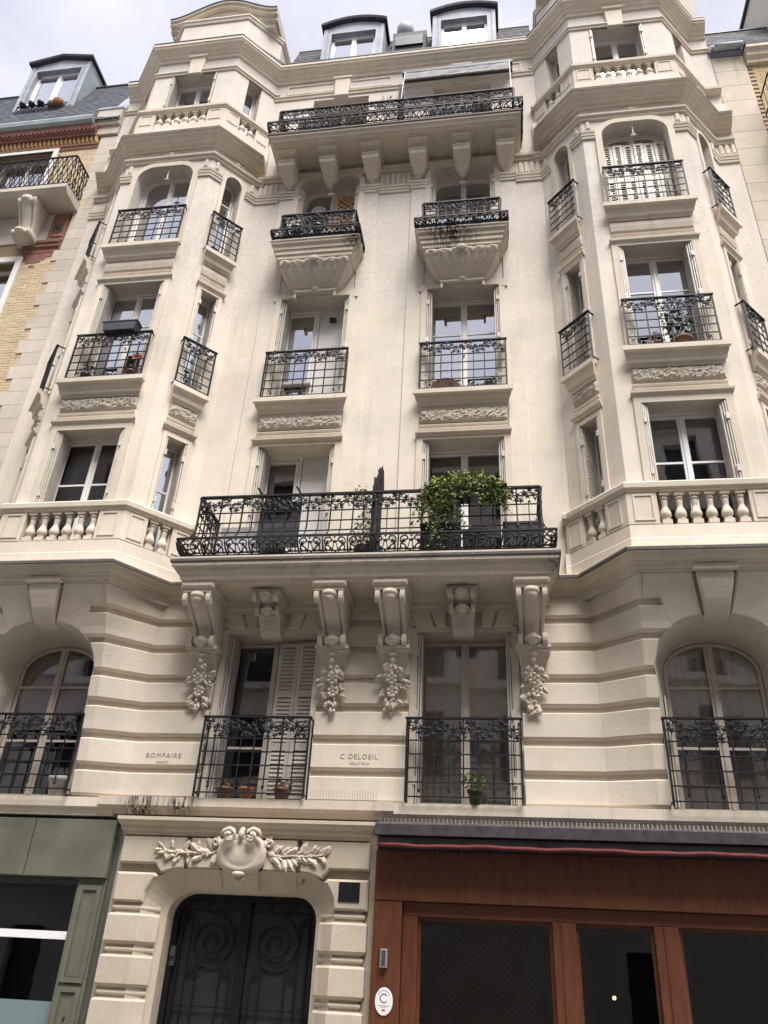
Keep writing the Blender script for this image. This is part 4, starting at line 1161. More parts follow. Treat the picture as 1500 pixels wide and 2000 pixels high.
# ---- attic storeys over the bays with their segmental pediments
for sg in (-1, 1):
    base = [(N + .02, .35), (N + .02, .02), (K + .03, -P + .10), (O - .03, -P + .10), (E - .02, .02), (E - .02, .35)]
    pth = base if sg > 0 else mirror(base)
    m = MB(); n = len(pth)
    def prism(m, pts, z0, z1):
        a = [m.w((x, y, z0)) for x, y in pts]; b = [m.w((x, y, z1)) for x, y in pts]; n = len(pts)
        m.f += [a[::-1], b] + [[a[i], a[(i + 1) % n], b[(i + 1) % n], b[i]] for i in range(n)]
    deep = [(x, y if y < .3 else 2.2) for x, y in pth]
    prism(m, deep, 19.6, 20.10)
    ins = [(sg * C + (x - sg * C) * .90, y + (.14 if y < .3 else 0)) for x, y in deep]
    prism(m, ins, 20.10, 21.35)
    at = m.build('attic', 'stone_upper', B)
    m = MB(); sweep(m, pth, [(-.1, 20.08), (.05, 20.08), (.06, 20.13), (-.1, 20.17)]); m.build('flashing', 'zinc_dark', at)
    m = MB(); ip = ins[1:-1]; sweep(m, ins, [(-.05, 21.22), (.03, 21.22), (.05, 21.30), (.07, 21.32), (.07, 21.37), (-.05, 21.40)]); m.build('moulding', 'stone_trim', at)
    # pediment: swept arch with flared ends
    def pz(s): 
        t = min(1, abs(s) / 1.30); return 21.66 + .58 * (0.5 + 0.5 * cos(pi * t)) ** .85
    Tp = (lambda sg: (lambda s, o, z: (sg * (C - .08) + s, -.24 - o, z)))(sg)
    m = MB(Tp); ss = [-1.35 + 2.70 * i / 28 for i in range(29)]
    for o0, o1, d0, d1 in ((.10, -1.4, -.22, -.10), (.20, -1.4, -.10, 0.0), (.25, -1.4, .0, .06)):
        rows = [[m.p(s, o0, pz(s) + d0), m.p(s, o0, pz(s) + d1), m.p(s, o1, pz(s) + d1), m.p(s, o1, pz(s) + d0)] for s in ss]
        for a, b in zip(rows, rows[1:]):
            for k in range(4): m.f.append([a[k], a[(k + 1) % 4], b[(k + 1) % 4], b[k]])
        m.f += [rows[0][::-1], rows[-1]]
    pe = m.build('pediment', 'stone_trim', B)
    m = MB(Tp)
    top = [(s, pz(s) - .20) for s in ss]
    m.extr_plate([(1.22, 21.3), (-1.22, 21.3)][::-1] + [(s, z) for s, z in top][::-1] if False else [(-1.28, 21.3), (1.28, 21.3)] + [(max(-1.28, min(1.28, s)), z) for s, z in top[::-1]], -1.35, .02); m.build('tympanum', 'stone_upper', pe)
    m = MB(Tp)
    rows = [[m.p(s, .27, pz(s) + .06), m.p(s, .27, pz(s) + .085), m.p(s, -1.42, pz(s) + .085), m.p(s, -1.42, pz(s) + .06)] for s in ss]
    for a, b in zip(rows, rows[1:]):
        for k in range(4): m.f.append([a[k], a[(k + 1) % 4], b[(k + 1) % 4], b[k]])
    m.f += [rows[0][::-1], rows[-1]]
    m.build('flashing', 'zinc_dark', pe)

# ---- roof, dormers, chimneys
def slates(p00, p10, p01, p11, nu, nv, mat, name, parent, seed=0):
    "overlapping slates on a sloping quad"
    rng = random.Random(seed); mb = MB(); p00, p10, p01, p11 = map(Vector, (p00, p10, p01, p11))
    nrm = (p10 - p00).cross(p01 - p00).normalized()
    if nrm.y > 0: nrm = -nrm
    f = lambda u, v: (p00 * (1 - u) + p10 * u) * (1 - v) + (p01 * (1 - u) + p11 * u) * v
    for j in range(nv):
        for i in range(-1, nu):
            a = (i + .5 * (j % 2)) / nu; b = a + 1 / nu
            a, b = max(a, 0) + .0006, min(b, 1) - .0006
            if b - a < .002: continue
            v0, v1 = j / nv - .12 / nv, (j + 1) / nv + .1 / nv
            h = rng.uniform(.010, .016); k = rng.uniform(.001, .004)
            q4 = [f(a, v0) + nrm * h, f(b, v0) + nrm * (h + k), f(b, v1) + nrm * .002, f(a, v1) + nrm * .002]
            lo = [f(a, v0) - nrm * .004, f(b, v0) - nrm * .004]
            ids = [mb.w(x) for x in q4]; l = [mb.w(x) for x in lo]
            mb.f += [ids, [l[0], l[1], ids[1], ids[0]], [l[0], ids[0], ids[3]], [l[1], ids[2], ids[1]]]
    return mb.build(name, mat, parent, kind='stuff', fix=False)
m = MB(); a = [(-2.95, .16, 19.62), (2.95, .16, 19.62), (2.95, 1.05, 22.42), (-2.95, 1.05, 22.42), (2.95, 4, 23.0), (-2.95, 4, 23.0)]
i = [m.w(x) for x in a]; m.f += [[i[0], i[1], i[2], i[3]], [i[3], i[2], i[4], i[5]]]
RF = m.build('roof', 'slate_old', B, fix=False)
slates((-2.95, .15, 19.63), (2.95, .15, 19.63), (-2.95, 1.04, 22.43), (2.95, 1.04, 22.43), 30, 24, 'slate_old', 'slates', RF, 1)
m = MB(); m.tube([(-2.95, 1.05, 22.44), (2.95, 1.05, 22.44)], .05, 6); m.build('ridge', 'zinc', RF)
def dormer(x, hw, y, z0, z1, rise, parent, front='zinc', cheek='zinc', roof='zinc_dark', back=1.8, pointed=False, glm='glass_bright', wz0=None, ov=.07, wpaint='white_pvc'):
    Td = lambda s, o, z: (x + s, y - o, z)
    m = MB(Td); h = hole(-hw + .20, hw - .20, wz0 or z0 + .12, z1 - .26)
    top = [(hw * (1 - 2 * i / 16), z1 + rise * ((1 - (1 - 2 * i / 16) ** 2) if not pointed else (1 - abs(1 - 2 * i / 16)))) for i in range(17)]
    wall(m, -hw, hw, z0, z1, [h], .14)
    m.f.append([m.p(s, 0, z) for s, z in top])
    ring(m, grow(h, .05), .052, 0, .03)
    for s in (-1, 1): m.box(min(s * hw, s * (hw - .09)), max(s * hw, s * (hw - .09)), -.01, .022, z0, z1 - .02)
    d = m.build('dormer', front, parent, fix=False)
    for s in (-hw, hw): m = MB(Td); m.box(min(s, s * .97), max(s, s * .97), -back, -.002, z0, z1); m.build('cheek', cheek, d)
    m = MB(Td); g = ov; n = 17
    A = [(s * (1 + g / hw), z + .01) for s, z in top]; Bt = [(s * (1 + g / hw), z + .075) for s, z in top]
    rows = [[m.p(a[0], .11, a[1]), m.p(b[0], .13, b[1]), m.p(b[0], -back, b[1]), m.p(a[0], -back, a[1])] for a, b in zip(A, Bt)]
    for a, b in zip(rows, rows[1:]):
        for k in range(4): m.f.append([a[k], a[(k + 1) % 4], b[(k + 1) % 4], b[k]])
    m.f += [rows[0], rows[-1][::-1]]
    m.build('dormer_roof', roof, d)
    window(Td, h, .12, d, paint=wpaint, gl=glm, room=False, name='casement') if False else None
    # frame and panes as sub-parts of the dormer
    m = MB(Td); ring(m, h, .07, -.16, -.10); m.box(-.055, .055, -.16, -.095, h['z0'], h['z1']); m.box(h['s0'], h['s1'], -.15, -.10, h['z1'] - .12, h['z1'] - .05)
    m.build('window_frame', wpaint, d)
    for a, b in ((h['s0'] + .06, -.05), (.05, h['s1'] - .06)):
        m = MB(Td); m.box(a, b, -.135, -.128, h['z0'] + .06, h['z1'] - .11); m.build('pane', glm, d)
    m = MB(Td); a = [m.p(s, -.2, z) for s, z in ((h['s0'], h['z0']), (h['s1'], h['z0']), (h['s1'], h['z1']), (h['s0'], h['z1']))]; b = [m.p(s, -1.2, z) for s, z in ((h['s0'], h['z0']), (h['s1'], h['z0']), (h['s1'], h['z1']), (h['s0'], h['z1']))]
    m.f += [b] + [[a[k], a[(k + 1) % 4], b[(k + 1) % 4], b[k]] for k in range(4)]
    m.build('room', 'panel_white', d, fix=False)
    return d
dormer(-1.36, .76, .42, 19.7, 22.18, .22, B)
dormer(1.36, .76, .42, 19.7, 22.22, .22, B)
m = MB(); m.box(-.42, .42, -1.25, -.68, 21.3, 22.15); m.build('skylight_box', 'slate_old', RF)
m = MB(); m.box(-.34, .34, -.70, -.62, 21.5, 21.9); m.build('skylight_pane', 'black_plastic', RF)
m = MB(); m.box(-.62, -.12, -2.6, -2.0, 21.5, 24.2); m.build('chimney', 'stone_left', B)
m = MB(); m.lathe((-.37, 2.1, 24.2), [(.17, 0), (.17, .35), (.24, .37), (.25, .75), (.20, .86), (.02, .92)], 14); m.build('chimney_cowl', 'zinc', B, smooth=True)
for x in (.72,):
    m = MB(); m.tube([(2.3, 2.0, 22), (2.3, 2.0, 25.2)], .012, 4); m.tube([(2.3, 2.0, 24.3), (3.0, 2.0, 24.6)], .008, 4); m.build('aerial', 'wire', B)
m = MB(); m.box(6.0, 7.0, -3.2, -1.2, 20, 25.5); m.build('chimney', 'stone_left', B)
# ------------------------------------------------------------------ windows of the apartment building
L_, R_ = CW[-1], CW[1]
def panel_part(T, s0, s1, z0, z1, o0, o1, mat, parent, name='panel'):
    m = MB(T); m.box(s0, s1, o0, o1, z0, z1); return m.build(name, mat, parent)
# first floor
window(L_, HF1, .30, B, transoms=(4.28,), paint='cream_paint', gl='glass_low')
shutter_leaf(L_, .05, .335, 3.56, 5.74, -.27, B, 'shutter_paint', louvre=True); shutter_leaf(L_, .345, .63, 3.56, 5.74, -.25, B, 'shutter_paint')
folded_shutters(L_, HF1, .30, B, (-1,), 'shutter_grey')
window(R_, HF1, .28, B, paint='cream_paint', gl='glass_low', curtain=[(-.60, .60)], rd=.9)
folded_shutters(R_, HF1, .28, B)
for T in (L_, R_): railing(T, -.715, .715, 3.545, 4.555, .235, B, seed=81 if T is L_ else 82)
HA = hole(-.64, .64, 3.50, 5.71, .64, .44)
for sg in (-1, 1):
    Ta = (lambda sg: (lambda s, o, z: (sg * C + s, -o, z)))(sg)
    window(Ta, HA, .12, B, transoms=(4.30, 5.06), paint='cream_paint', gl='glass_low', curtain=None if sg < 0 else [(-.60, -.02), (.02, .60)], rd=.9 if sg > 0 else 1.6)
    railing(Ta, -.76, .76, 3.545, 4.565, .27, B, seed=83 + sg)
    for s in (-1, 1):
        m = MB(Ta)
        for k in range(2): m.box(min(s * (.655 + .03 * k), s * (.675 + .03 * k)), max(s * (.655 + .03 * k), s * (.675 + .03 * k)), -.10, .12 - .03 * k, 3.56, 4.88)
        m.build('shutter', 'shutter_paint', B)
# second floor
for h, zt in ((HF2, None), (HF3, None)):
    hl = dict(h, s1=.02)
    window(L_, hl, .33, B, leaves=1, transoms=(h['z0'] + (h['z1'] - h['z0']) * .62,) if h is HF3 else (), paint='white_paint', fw=.09, gl='glass' if h is HF3 else 'glass_low')
    panel_part(L_, .02, h['s1'], h['z0'], h['z1'], -.40, -.325, 'panel_white', B, 'infill_panel')
    folded_shutters(L_, h, .33, B)
panel_part(L_, -.50, .0, 10.55, 10.60, -.33, -.24, 'shutter_grey', B, 'inner_sill')
panel_part(L_, .22, .34, 12.02, 12.10, -.325, -.26, 'grey_plastic', B, 'vent')
panel_part(L_, .24, .32, 12.035, 12.085, -.26, -.255, 'black_plastic', B, 'vent_slot')
window(R_, HF2, .32, B, paint='white_pvc', kick=.25, gl='glass_low'); folded_shutters(R_, HF2, .32, B)
window(R_, HF3, .32, B, transoms=(11.55, 10.55), paint='white_paint', kick=.18); folded_shutters(R_, HF3, .32, B)
for i, T in enumerate((L_, R_)): railing(T, -.715, .715, 9.925, 10.955, .15, B, seed=90 + i)
# fourth and fifth floors
window(L_, HF4, .34, B, paint='white_paint'); folded_shutters(L_, HF4, .34, B, zt=15.45)
window(R_, HF4, .34, B, paint='white_paint'); folded_shutters(R_, HF4, .34, B, zt=15.45)
for T in (L_, R_):
    window(T, HF5, .34, B, paint='white_paint', transoms=(17.9,))
    m = MB(T); m.tube([T(0, -.1, 15.74), T(0, -.1, 15.42)], .012, 5); m.blob((0, -.10, 15.38), .05, (1.5, .6, .7)); m.build('espagnolette', 'white_paint', B)
for sg in (-1, 1):
    T = BC[sg]
    window(T, HB2, .28, B, transoms=(8.12,), paint='white_paint' if sg < 0 else 'white_pvc', gl='glass_low'); folded_shutters(T, HB2, .28, B)
    window(T, HB3, .28, B, transoms=(11.45,), paint='white_paint', kick=.12); folded_shutters(T, HB3, .28, B)
    window(T, HB4, .30, B, transoms=(14.55,), paint='white_paint')
    window(T, HB5, .30, B, transoms=(17.95,), paint='white_pvc'); folded_shutters(T, HB5, .30, B, sides=(-1, 1), leafs=2)
    m = MB(T); m.tube([T(0, -.05, 15.49), T(0, -.05, 15.25)], .012, 5); m.blob((0, -.05, 15.2), .04, (1.6, .6, .6)); m.build('espagnolette', 'white_paint', B)
    for To in (BI[sg], BO[sg]):
        for h, tr in ((HS2, (8.12,)), (HS3, (11.45,)), (HS4, (14.9,)), (HS5, (17.95,))):
            window(To, h, .24, B, leaves=1, transoms=tr, paint='white_paint', fw=.055, rd=.35, gl='glass_bright' if sg < 0 and h in (HS2, HS3) else 'glass')
            if h in (HS2, HS3): folded_shutters(To, h, .24, B, leafs=1)
# closed folding shutters behind the fourth-floor railing of the right bay
for k in range(6):
    w = .185; s0 = -.56 + k * w; shutter_leaf(BC[1], s0, s0 + w - .008, 13.2, 15.16, -.25 + .012 * (k % 2), B, 'shutter_paint', slat=.06)

# ------------------------------------------------------------------ entrance
XD = -1.345
TD = lambda s, o, z: (XD + s, -o, z)
gm = MB(TD)
oh = dict(s0=-1.185, s1=1.185, z0=0, z1=2.72, rx=.45, rz=.40)
wall(gm, -1.62, 1.62, 0, 3.34, [oh], .02)
A = outline(oh, 7); Bo = outline(dict(s0=-.99, s1=.99, z0=0, z1=2.535, rx=.34, rz=.30), 7); Bi = outline(dict(s0=-.925, s1=.925, z0=0, z1=2.49, rx=.30, rz=.27), 7)
ra = [gm.p(s, .07, z) for s, z in A]; rb = [gm.p(s, -.12, z) for s, z in Bo]; rc = [gm.p(s, -.15, z) for s, z in Bi]; rd_ = [gm.p(s, -.45, z) for s, z in Bi]; r0 = [gm.p(s, -.02, z) for s, z in A]
for x, y in ((r0, ra), (ra, rb), (rb, rc), (rc, rd_)):
    for i in range(len(x) - 1): gm.f.append([x[i], x[i + 1], y[i + 1], y[i]])
EN = gm.build('entrance_surround', 'stone_ground', B, fix=False)
for sg in (-1, 1):
    pa = [(XD - 1.465, .1), (XD - 1.465, 0), (XD - 1.21, 0), (XD - 1.09, .105), (XD - 1.03, .14)]
    if sg > 0: pa = [(2 * XD - x, y) for x, y in pa][::-1]
    m = MB(); sweep(m, pa, [(-.02, .02), (.05, .02), (.05, 2.33), (-.02, 2.33)]); m.build('jamb_backing', 'stone_ground', EN)
    for zj in (.53, .965, 1.40, 1.835, 2.275):
        m = MB(); sweep(m, pa, [(.04, zj - .022), (.068, zj - .022), (.075, zj), (.068, zj + .022), (.04, zj + .022)]); m.build('joint_fillet', 'stone_ground', EN)
for z0, z1 in ((2.335, 2.665), (1.89, 2.215), (1.455, 1.78), (1.02, 1.345), (.585, .91), (.12, .475)):
    h = .105; pr = [(-.02, z0), (h - .03, z0), (h, z0 + .035), (h, z1 - .025), (h - .025, z1), (-.02, z1)]
    for sg in (-1, 1):
        if z0 > 2.3:
            cut = [(-1.565, z0), (-1.165, z0), (-1.15, 2.45), (-1.085, 2.57), (-1.03, 2.625), (-1.075, z1), (-1.565, z1)]
            m = MB(TD); m.extr_plate([(-sg * s, z) for s, z in cut], -.02, h, .025); m.build('stone_block', 'stone_ground', EN)
        else:
            pa = [(XD - 1.465, .1), (XD - 1.465, 0), (XD - 1.21, 0), (XD - 1.09, .105), (XD - 1.03, .14)]
            if sg > 0: pa = [(2 * XD - x, y) for x, y in pa][::-1]
            m = MB(); sweep(m, pa, pr); m.build('stone_block', 'stone_ground', EN)
js = [-.70, -.235, .235, .70]
def ez(s): 
    t = max(0, abs(s) - .735) / .45; return 2.72 - .40 * (1 - sqrt(max(0, 1 - t * t)))
segs = [(-1.0, -.70)] + list(zip(js, js[1:])) + [(.70, 1.0)]
for a, b in segs:
    g = .026
    if abs(a) > .9: poly = [(-1.565, 2.765), (-1.09, 2.765), (-1.0, 2.66), (-.85, ez(-.85)), (-.735, 2.722), (-.70 - g, 2.722), (-.70 - g, 3.08), (-1.565, 3.08)]
    elif abs(b) > .9: poly = [(1.565, 2.765), (1.09, 2.765), (1.0, 2.66), (.85, ez(.85)), (.735, 2.722), (.70 + g, 2.722), (.70 + g, 3.08), (1.565, 3.08)]
    else: poly = [(a + g, 2.722), (b - g, 2.722), (b - g, 3.08), (a + g, 3.08)]
    m = MB(TD); m.extr_plate(poly, -.02, .105, .02); m.build('stone_block', 'stone_ground', EN)
    # soffit stones running in towards the door
    if abs(a) < .9 and abs(b) < .9:
        m = MB(TD); i = [m.p(s, o, z) for s in (a + g, b - g) for o, z in ((.10, 2.722), (.06, 2.69), (-.115, 2.515), (-.115, 2.56))]
        m.f += [i[0:4][::-1], i[4:8], [i[0], i[1], i[5], i[4]], [i[1], i[2], i[6], i[5]], [i[2], i[3], i[7], i[6]], [i[3], i[0], i[4], i[7]]]
        m.build('stone_block', 'stone_ground', EN)
m = MB(TD); m.extr([(-.02, 3.09), (.10, 3.09), (.115, 3.13), (.15, 3.145), (.16, 3.19), (.20, 3.215), (.225, 3.25), (.225, 3.29), (-.02, 3.33)], -1.64, 1.64, ends=.6); m.build('door_cornice', 'stone_ground', EN)
# cartouche: shell boss, volutes, laurel branches
m = MB(TD); rng = random.Random(4); rows = []
nr, na = 9, 28
for i in range(nr + 1):
    t = i / nr; row = []
    for k in range(na):
        a = 2 * pi * k / na; rx, rz = .285, .205
        zsh = .16 * (1 if sin(a) > 0 else 1)
        sq = 1 / (abs(cos(a)) ** 2.6 + abs(sin(a)) ** 2.6) ** (1 / 2.6)
        r = t * sq * (1 - .12 * (sin(a) < 0) * abs(cos(a)))
        o = .105 + .11 * sqrt(max(0, 1 - (t * .93) ** 2)) + (.03 if t > .85 else 0)
        row.append(m.p(r * rx * cos(a), o, 2.905 + r * rz * sin(a)))
    rows.append(row)
for a, b in zip(rows, rows[1:]):
    for k in range(na): m.f.append([a[k], a[(k + 1) % na], b[(k + 1) % na], b[k]])
rim = [[m.p(1.07 * .285 * cos(2 * pi * k / na) / (abs(cos(2 * pi * k / na)) ** 2.6 + abs(sin(2 * pi * k / na)) ** 2.6) ** (1 / 2.6), o, 2.905 + 1.07 * .205 * sin(2 * pi * k / na) / (abs(cos(2 * pi * k / na)) ** 2.6 + abs(sin(2 * pi * k / na)) ** 2.6) ** (1 / 2.6)) for k in range(na)] for o in (.16, .08)]
for a, b in ((rows[-1], rim[0]), (rim[0], rim[1])):
    for k in range(na): m.f.append([a[k], a[(k + 1) % na], b[(k + 1) % na], b[k]])
CT = m.build('cartouche', 'stone_carved', EN, smooth=True)
m = MB(TD)
for sg in (-1, 1):
    m.tube([TD(sg * (.145 + .10 * (1 - t / 14) * cos(t * .75)), .25 + .004 * t, 3.085 + .10 * (1 - t / 14) * sin(t * .75)) for t in range(13)], .026, 6)
    m.tube([TD(sg * (.34 + .055 * (1 - t / 14) * cos(t * .75 + 2)), .15, 3.03 + .055 * (1 - t / 14) * sin(t * .75 + 2)) for t in range(12)], .02, 6)
    m.tube([TD(sg * (.30 - .02 * k), .15, 3.05 - .05 * k) for k in range(6)], .03, 6)
m.blob((0, .24, 3.11), .05, (.8, .8, 1.2)); m.blob((0, .2, 3.16), .04)
m.blob((0, .17, 2.675), .055, (1.6, .8, .6)); m.blob((0, .10, 2.60), .045, (1, .7, 1.2))
for k in range(5): petal(m, TD, (0, .11, 2.66), .10, .5, -pi / 2 + (k - 2) * .5, .03, rng)
m.build('volute', 'stone_carved', CT, smooth=True)
for sg in (-1, 1):
    m = MB(TD); st = [(.27, 2.97), (.36, 2.90), (.48, 2.885), (.62, 2.90), (.78, 2.895), (.92, 2.905), (1.0, 2.92)]
    m.tube([TD(sg * s, .125, z) for s, z in st], .014, 5)
    for i in range(40):
        t = i / 39; k = min(int(t * 6), 5); u = t * 6 - k; s = st[k][0] + (st[k + 1][0] - st[k][0]) * u; z = st[k][1] + (st[k + 1][1] - st[k][1]) * u
        ang = (.85 if i % 2 else -.85) * rng.uniform(.6, 1.25)
        if sg < 0: ang = pi - ang
        petal(m, TD, (sg * s, .10, z), rng.uniform(.11, .24) * (1 - .3 * t), rng.uniform(.26, .46), ang * rng.uniform(.5, 1.3), rng.uniform(.02, .05), rng)
    for i in range(8): m.blob((sg * rng.uniform(.35, .95), .13, 2.885 + rng.uniform(-.04, .03)), .016)
    m.build('laurel_branch', 'stone_carved', CT)
# double iron door
dh = dict(s0=-.925, s1=.925, z0=0, z1=2.49, rx=.30, rz=.27)
m = MB(TD); m.extr_plate(outline(dh), -.50, -.44); DR = m.build('entrance_door', 'door_glass', B)
m = MB(TD); ring(m, dh, .07, -.44, -.37); m.box(-.055, .055, -.44, -.36, 0, 2.47); ring(m, dict(s0=-.80, s1=.80, z0=.5, z1=2.33, rx=.05, rz=.05), .02, -.41, -.38)
for sg in (-1, 1):
    G = lambda u, d, z: TD(u, -.395 + d, z)
    cx = sg * .40
    pts = []
    for k in range(44):
        t = k / 43; a = -pi / 2 + sg * (-1) * 0 + (2.35 * 2 * pi * t) * (-sg); r = .30 * (1 - .86 * t); pts.append(G(cx + r * cos(a + (pi if sg > 0 else 0)), 0, 1.98 + r * sin(a + pi) * 1.0))
    m.tube(pts, .014, 4)
    m.tube([G(cx + .11 * cos(a), 0, 2.36 + .09 * sin(a)) for a in [2 * pi * k / 16 for k in range(17)]], .012, 4)
    for s in (-1, 1): m.bar(G(cx + s * .11, 0, 2.36), G(cx + s * .22, 0, 2.36), .014)
    for u in (.13, .25, .55, .68, .80):
        m.bar(G(sg * u, 0, .1), G(sg * u, 0, 1.60 if u < .6 else 2.2), .016)
    for u in (.16, .24, .56, .64): m.tube([G(sg * u + .045 * (1 - t / 12) * cos(t * .8), 0, 1.66 + .045 * (1 - t / 12) * sin(t * .8)) for t in range(11)], .009, 4)
    m.tube([G(sg * .74 + .06 * (1 - t / 14) * cos(t * .8), 0, 2.22 + .06 * (1 - t / 14) * sin(t * .8)) for t in range(12)], .011, 4)
    m.bar(G(sg * .06, 0, 1.30), G(sg * .85, 0, 1.30), .014); m.bar(G(sg * .06, 0, .55), G(sg * .85, 0, .55), .02)
    m.box(min(sg * .07, sg * .86), max(sg * .07, sg * .86), -.44, -.40, .02, .5)
m.build('grille', 'door_iron', DR, fix=False)
m = MB(TD); m.lathe((XD - .86, .36, 1.80), [(.035, 0), (.035, .10), (.02, .11)], 10); m.box(-.89, -.83, -.40, -.36, 1.70, 1.81); m.build('door_closer', 'grey_plastic', DR)

# ------------------------------------------------------------------ inscriptions
def text_obj(name, body, size, loc, mat, parent=None, extrude=.0015, align='CENTER', sp=1.0, rotx=pi / 2, rz=0.0):
    cu = bpy.data.curves.new(name, 'FONT'); cu.body = body; cu.size = size; cu.extrude = extrude; cu.align_x = align; cu.space_character = sp
    t = bpy.data.objects.new(name, cu); COL.objects.link(t)
    bpy.context.view_layer.update()
    dg = bpy.context.evaluated_depsgraph_get(); me = bpy.data.meshes.new_from_object(t.evaluated_get(dg))
    bpy.data.objects.remove(t)
    me.transform(Matrix.Translation(loc) @ Matrix.Rotation(rz, 4, 'Z') @ Matrix.Rotation(rotx, 4, 'X')); me.materials.clear(); me.materials.append(MATS[mat])
    return link(name, me, parent)
text_obj('inscription', 'BOMPAIRE', .088, (-2.60, -.0675, 4.045), 'ink_grey', F1, sp=1.25)
text_obj('inscription', 'ARCHT', .04, (-2.60, -.0675, 3.975), 'ink_grey', F1, sp=1.2)
text_obj('inscription', 'C DELOEIL', .088, (.005, -.0675, 4.065), 'ink_grey', F1, sp=1.18)
text_obj('inscription', 'SCULPTEUR', .04, (.02, -.0675, 3.995), 'ink_grey', F1, sp=1.2)

# ------------------------------------------------------------------ shopfronts
G_ = thing('green_shopfront', 'olive green painted shopfront with panelled pilaster left of the stone doorway', 'shopfront', (-5, 0, 0))
for a, b in ((-4.12, -3.03), (-5.3, -4.126), (-6.5, -5.306)):
    m = MB(); m.extr_plate([(a, 2.58), (b - .006, 2.58), (b - .006, 3.25), (a, 3.25)], -.1, .12, .006); m.build('fascia_panel', 'green_paint', G_)
m = MB(); m.box(-3.03, -2.99, -.1, .02, 0, 3.29); m.build('side_board', 'green_paint_dark', G_)
m = MB(); m.box(-3.40, -3.035, -.25, .06, 0, 2.574)
PG = m.build('pilaster', 'green_paint', G_)
for z0, z1 in ((1.50, 2.47), (.25, 1.40)):
    m = MB(); ring(m, hole(-3.365, -3.07, z0 - .03, z1 + .03), .055, .06, .082); ring(m, hole(-3.305, -3.13, z0 + .03, z1 - .03), .012, .06, .070); m.build('panel_moulding', 'green_paint', PG)
m = MB(); m.box(-3.30, -3.135, .06, .063, 1.455, 1.475); m.blob((-3.21, .07, 1.12), .018); m.build('knob', 'black_plastic', PG)
m = MB(); m.box(-6.5, -3.41, -.06, .0, 2.50, 2.575); m.box(-6.5, -3.41, -.06, .0, 0, .35); m.build('window_frame', 'grey_plastic', G_)
m = MB(); m.box(-6.5, -3.41, -.05, -.042, .35, 2.5); m.build('pane', 'glass_shop', G_)
m = MB(); m.box(-6.5, -3.405, -.035, .02, 1.905, 1.99); m.build('transom_bar', 'white_pvc', G_)
m = MB(); m.box(-6.5, -3.42, -.036, -.030, .35, 1.27); m.build('frosted_band', 'frosted', G_)
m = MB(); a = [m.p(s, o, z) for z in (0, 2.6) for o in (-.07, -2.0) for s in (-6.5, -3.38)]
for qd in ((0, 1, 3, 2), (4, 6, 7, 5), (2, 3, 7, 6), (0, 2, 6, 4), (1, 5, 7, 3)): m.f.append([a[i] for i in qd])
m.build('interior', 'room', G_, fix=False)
m = MB(); m.box(-6.5, -3.0, -.6, -.1, 2.6, 3.4); m.build('lintel_beam', 'green_paint_dark', G_)

S_ = thing('restaurant_shopfront', 'reddish brown varnished wooden restaurant front with tall dark windows', 'shopfront', (3.4, 0, 0))
def wd(name, *b, ch=.006, mat='wood', parent=None):
    m = MB(); m.extr_plate([(b[0], b[4]), (b[1], b[4]), (b[1], b[5]), (b[0], b[5])], b[2], b[3], ch); return m.build(name, mat, parent or S_)
m = MB(); m.box(.276, 6.47, -.5, -.102, 2.47, 3.42); m.build('lintel_beam', 'black_plastic', S_)
m = MB(); m.box(.2755, .301, -.5, .005, 0, 3.28); m.build('edge_strip', 'stone_ground', S_)
wd('fascia_board', .302, 6.47, -.1, .135, 2.462, 3.0)
wd('pilaster', .302, .625, -.1, .125, 0, 2.456)
wd('frame_rail', .628, 6.47, -.12, .045, 2.315, 2.46)
for a, b in ((.628, .80), (2.31, 2.56), (3.40, 3.66), (6.2, 6.47)):
    wd('frame_post', a, b, -.12, .05, 0, 2.313)
    wd('post_bead', (a + b) / 2 - .035, (a + b) / 2 + .035, .05, .068, 0, 2.31) if b < 4 and a > 1 else None
for a, b in ((.80, 2.31), (3.66, 6.2)): wd('sill_board', a + .001, b - .001, -.12, .04, 0, .55)
for a, b, z in ((.80, 2.31, .55), (2.56, 3.40, .05), (3.66, 6.2, .55)):
    m = MB(); ring(m, hole(a + .001, b - .001, z, 2.314), .035, -.09, -.02); m.build('window_bead', 'wood', S_)
    m = MB(); m.box(a + .03, b - .03, -.06, -.052, z + .03, 2.285); m.build('pane', 'glass_shop', S_)
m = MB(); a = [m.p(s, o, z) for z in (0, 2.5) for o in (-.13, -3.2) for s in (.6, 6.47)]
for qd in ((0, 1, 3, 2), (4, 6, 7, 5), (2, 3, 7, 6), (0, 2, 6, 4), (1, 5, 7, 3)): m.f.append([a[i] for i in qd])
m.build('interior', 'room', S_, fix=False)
m = MB()
for k in range(-16, 17):
    x0 = 1.45; z = 1.5 + k * .085
    for sg in (-1, 1): m.bar((x0, 1.1, z), (x0 + sg * .7, 1.1, z - .7), .05, .02, up=(0, 1, 0))
m.build('chevron_panel', 'terracotta_dull', S_)
m = MB(); m.blob((3.02, -1.0, 1.62), .022); m.build('lamp_bulb', 'bulb', S_)
AW = thing('awning', 'dark folded awning box with a red cloth edge over the wooden restaurant front', 'awning', (3.4, -.2, 3.1))
m = MB(); m.extr([(0, 3.17), (.40, 3.115), (.455, 3.12), (.46, 3.235), (.40, 3.262), (.0, 3.268)], .32, 6.47); m.build('lid', 'awning_lid', AW)
m = MB(); m.extr([(.0, 3.0), (.136, 3.0), (.30, 3.05), (.36, 3.11), (.0, 3.165)], .34, 6.46); m.build('housing', 'black_plastic', AW)
m = MB(); rows = []
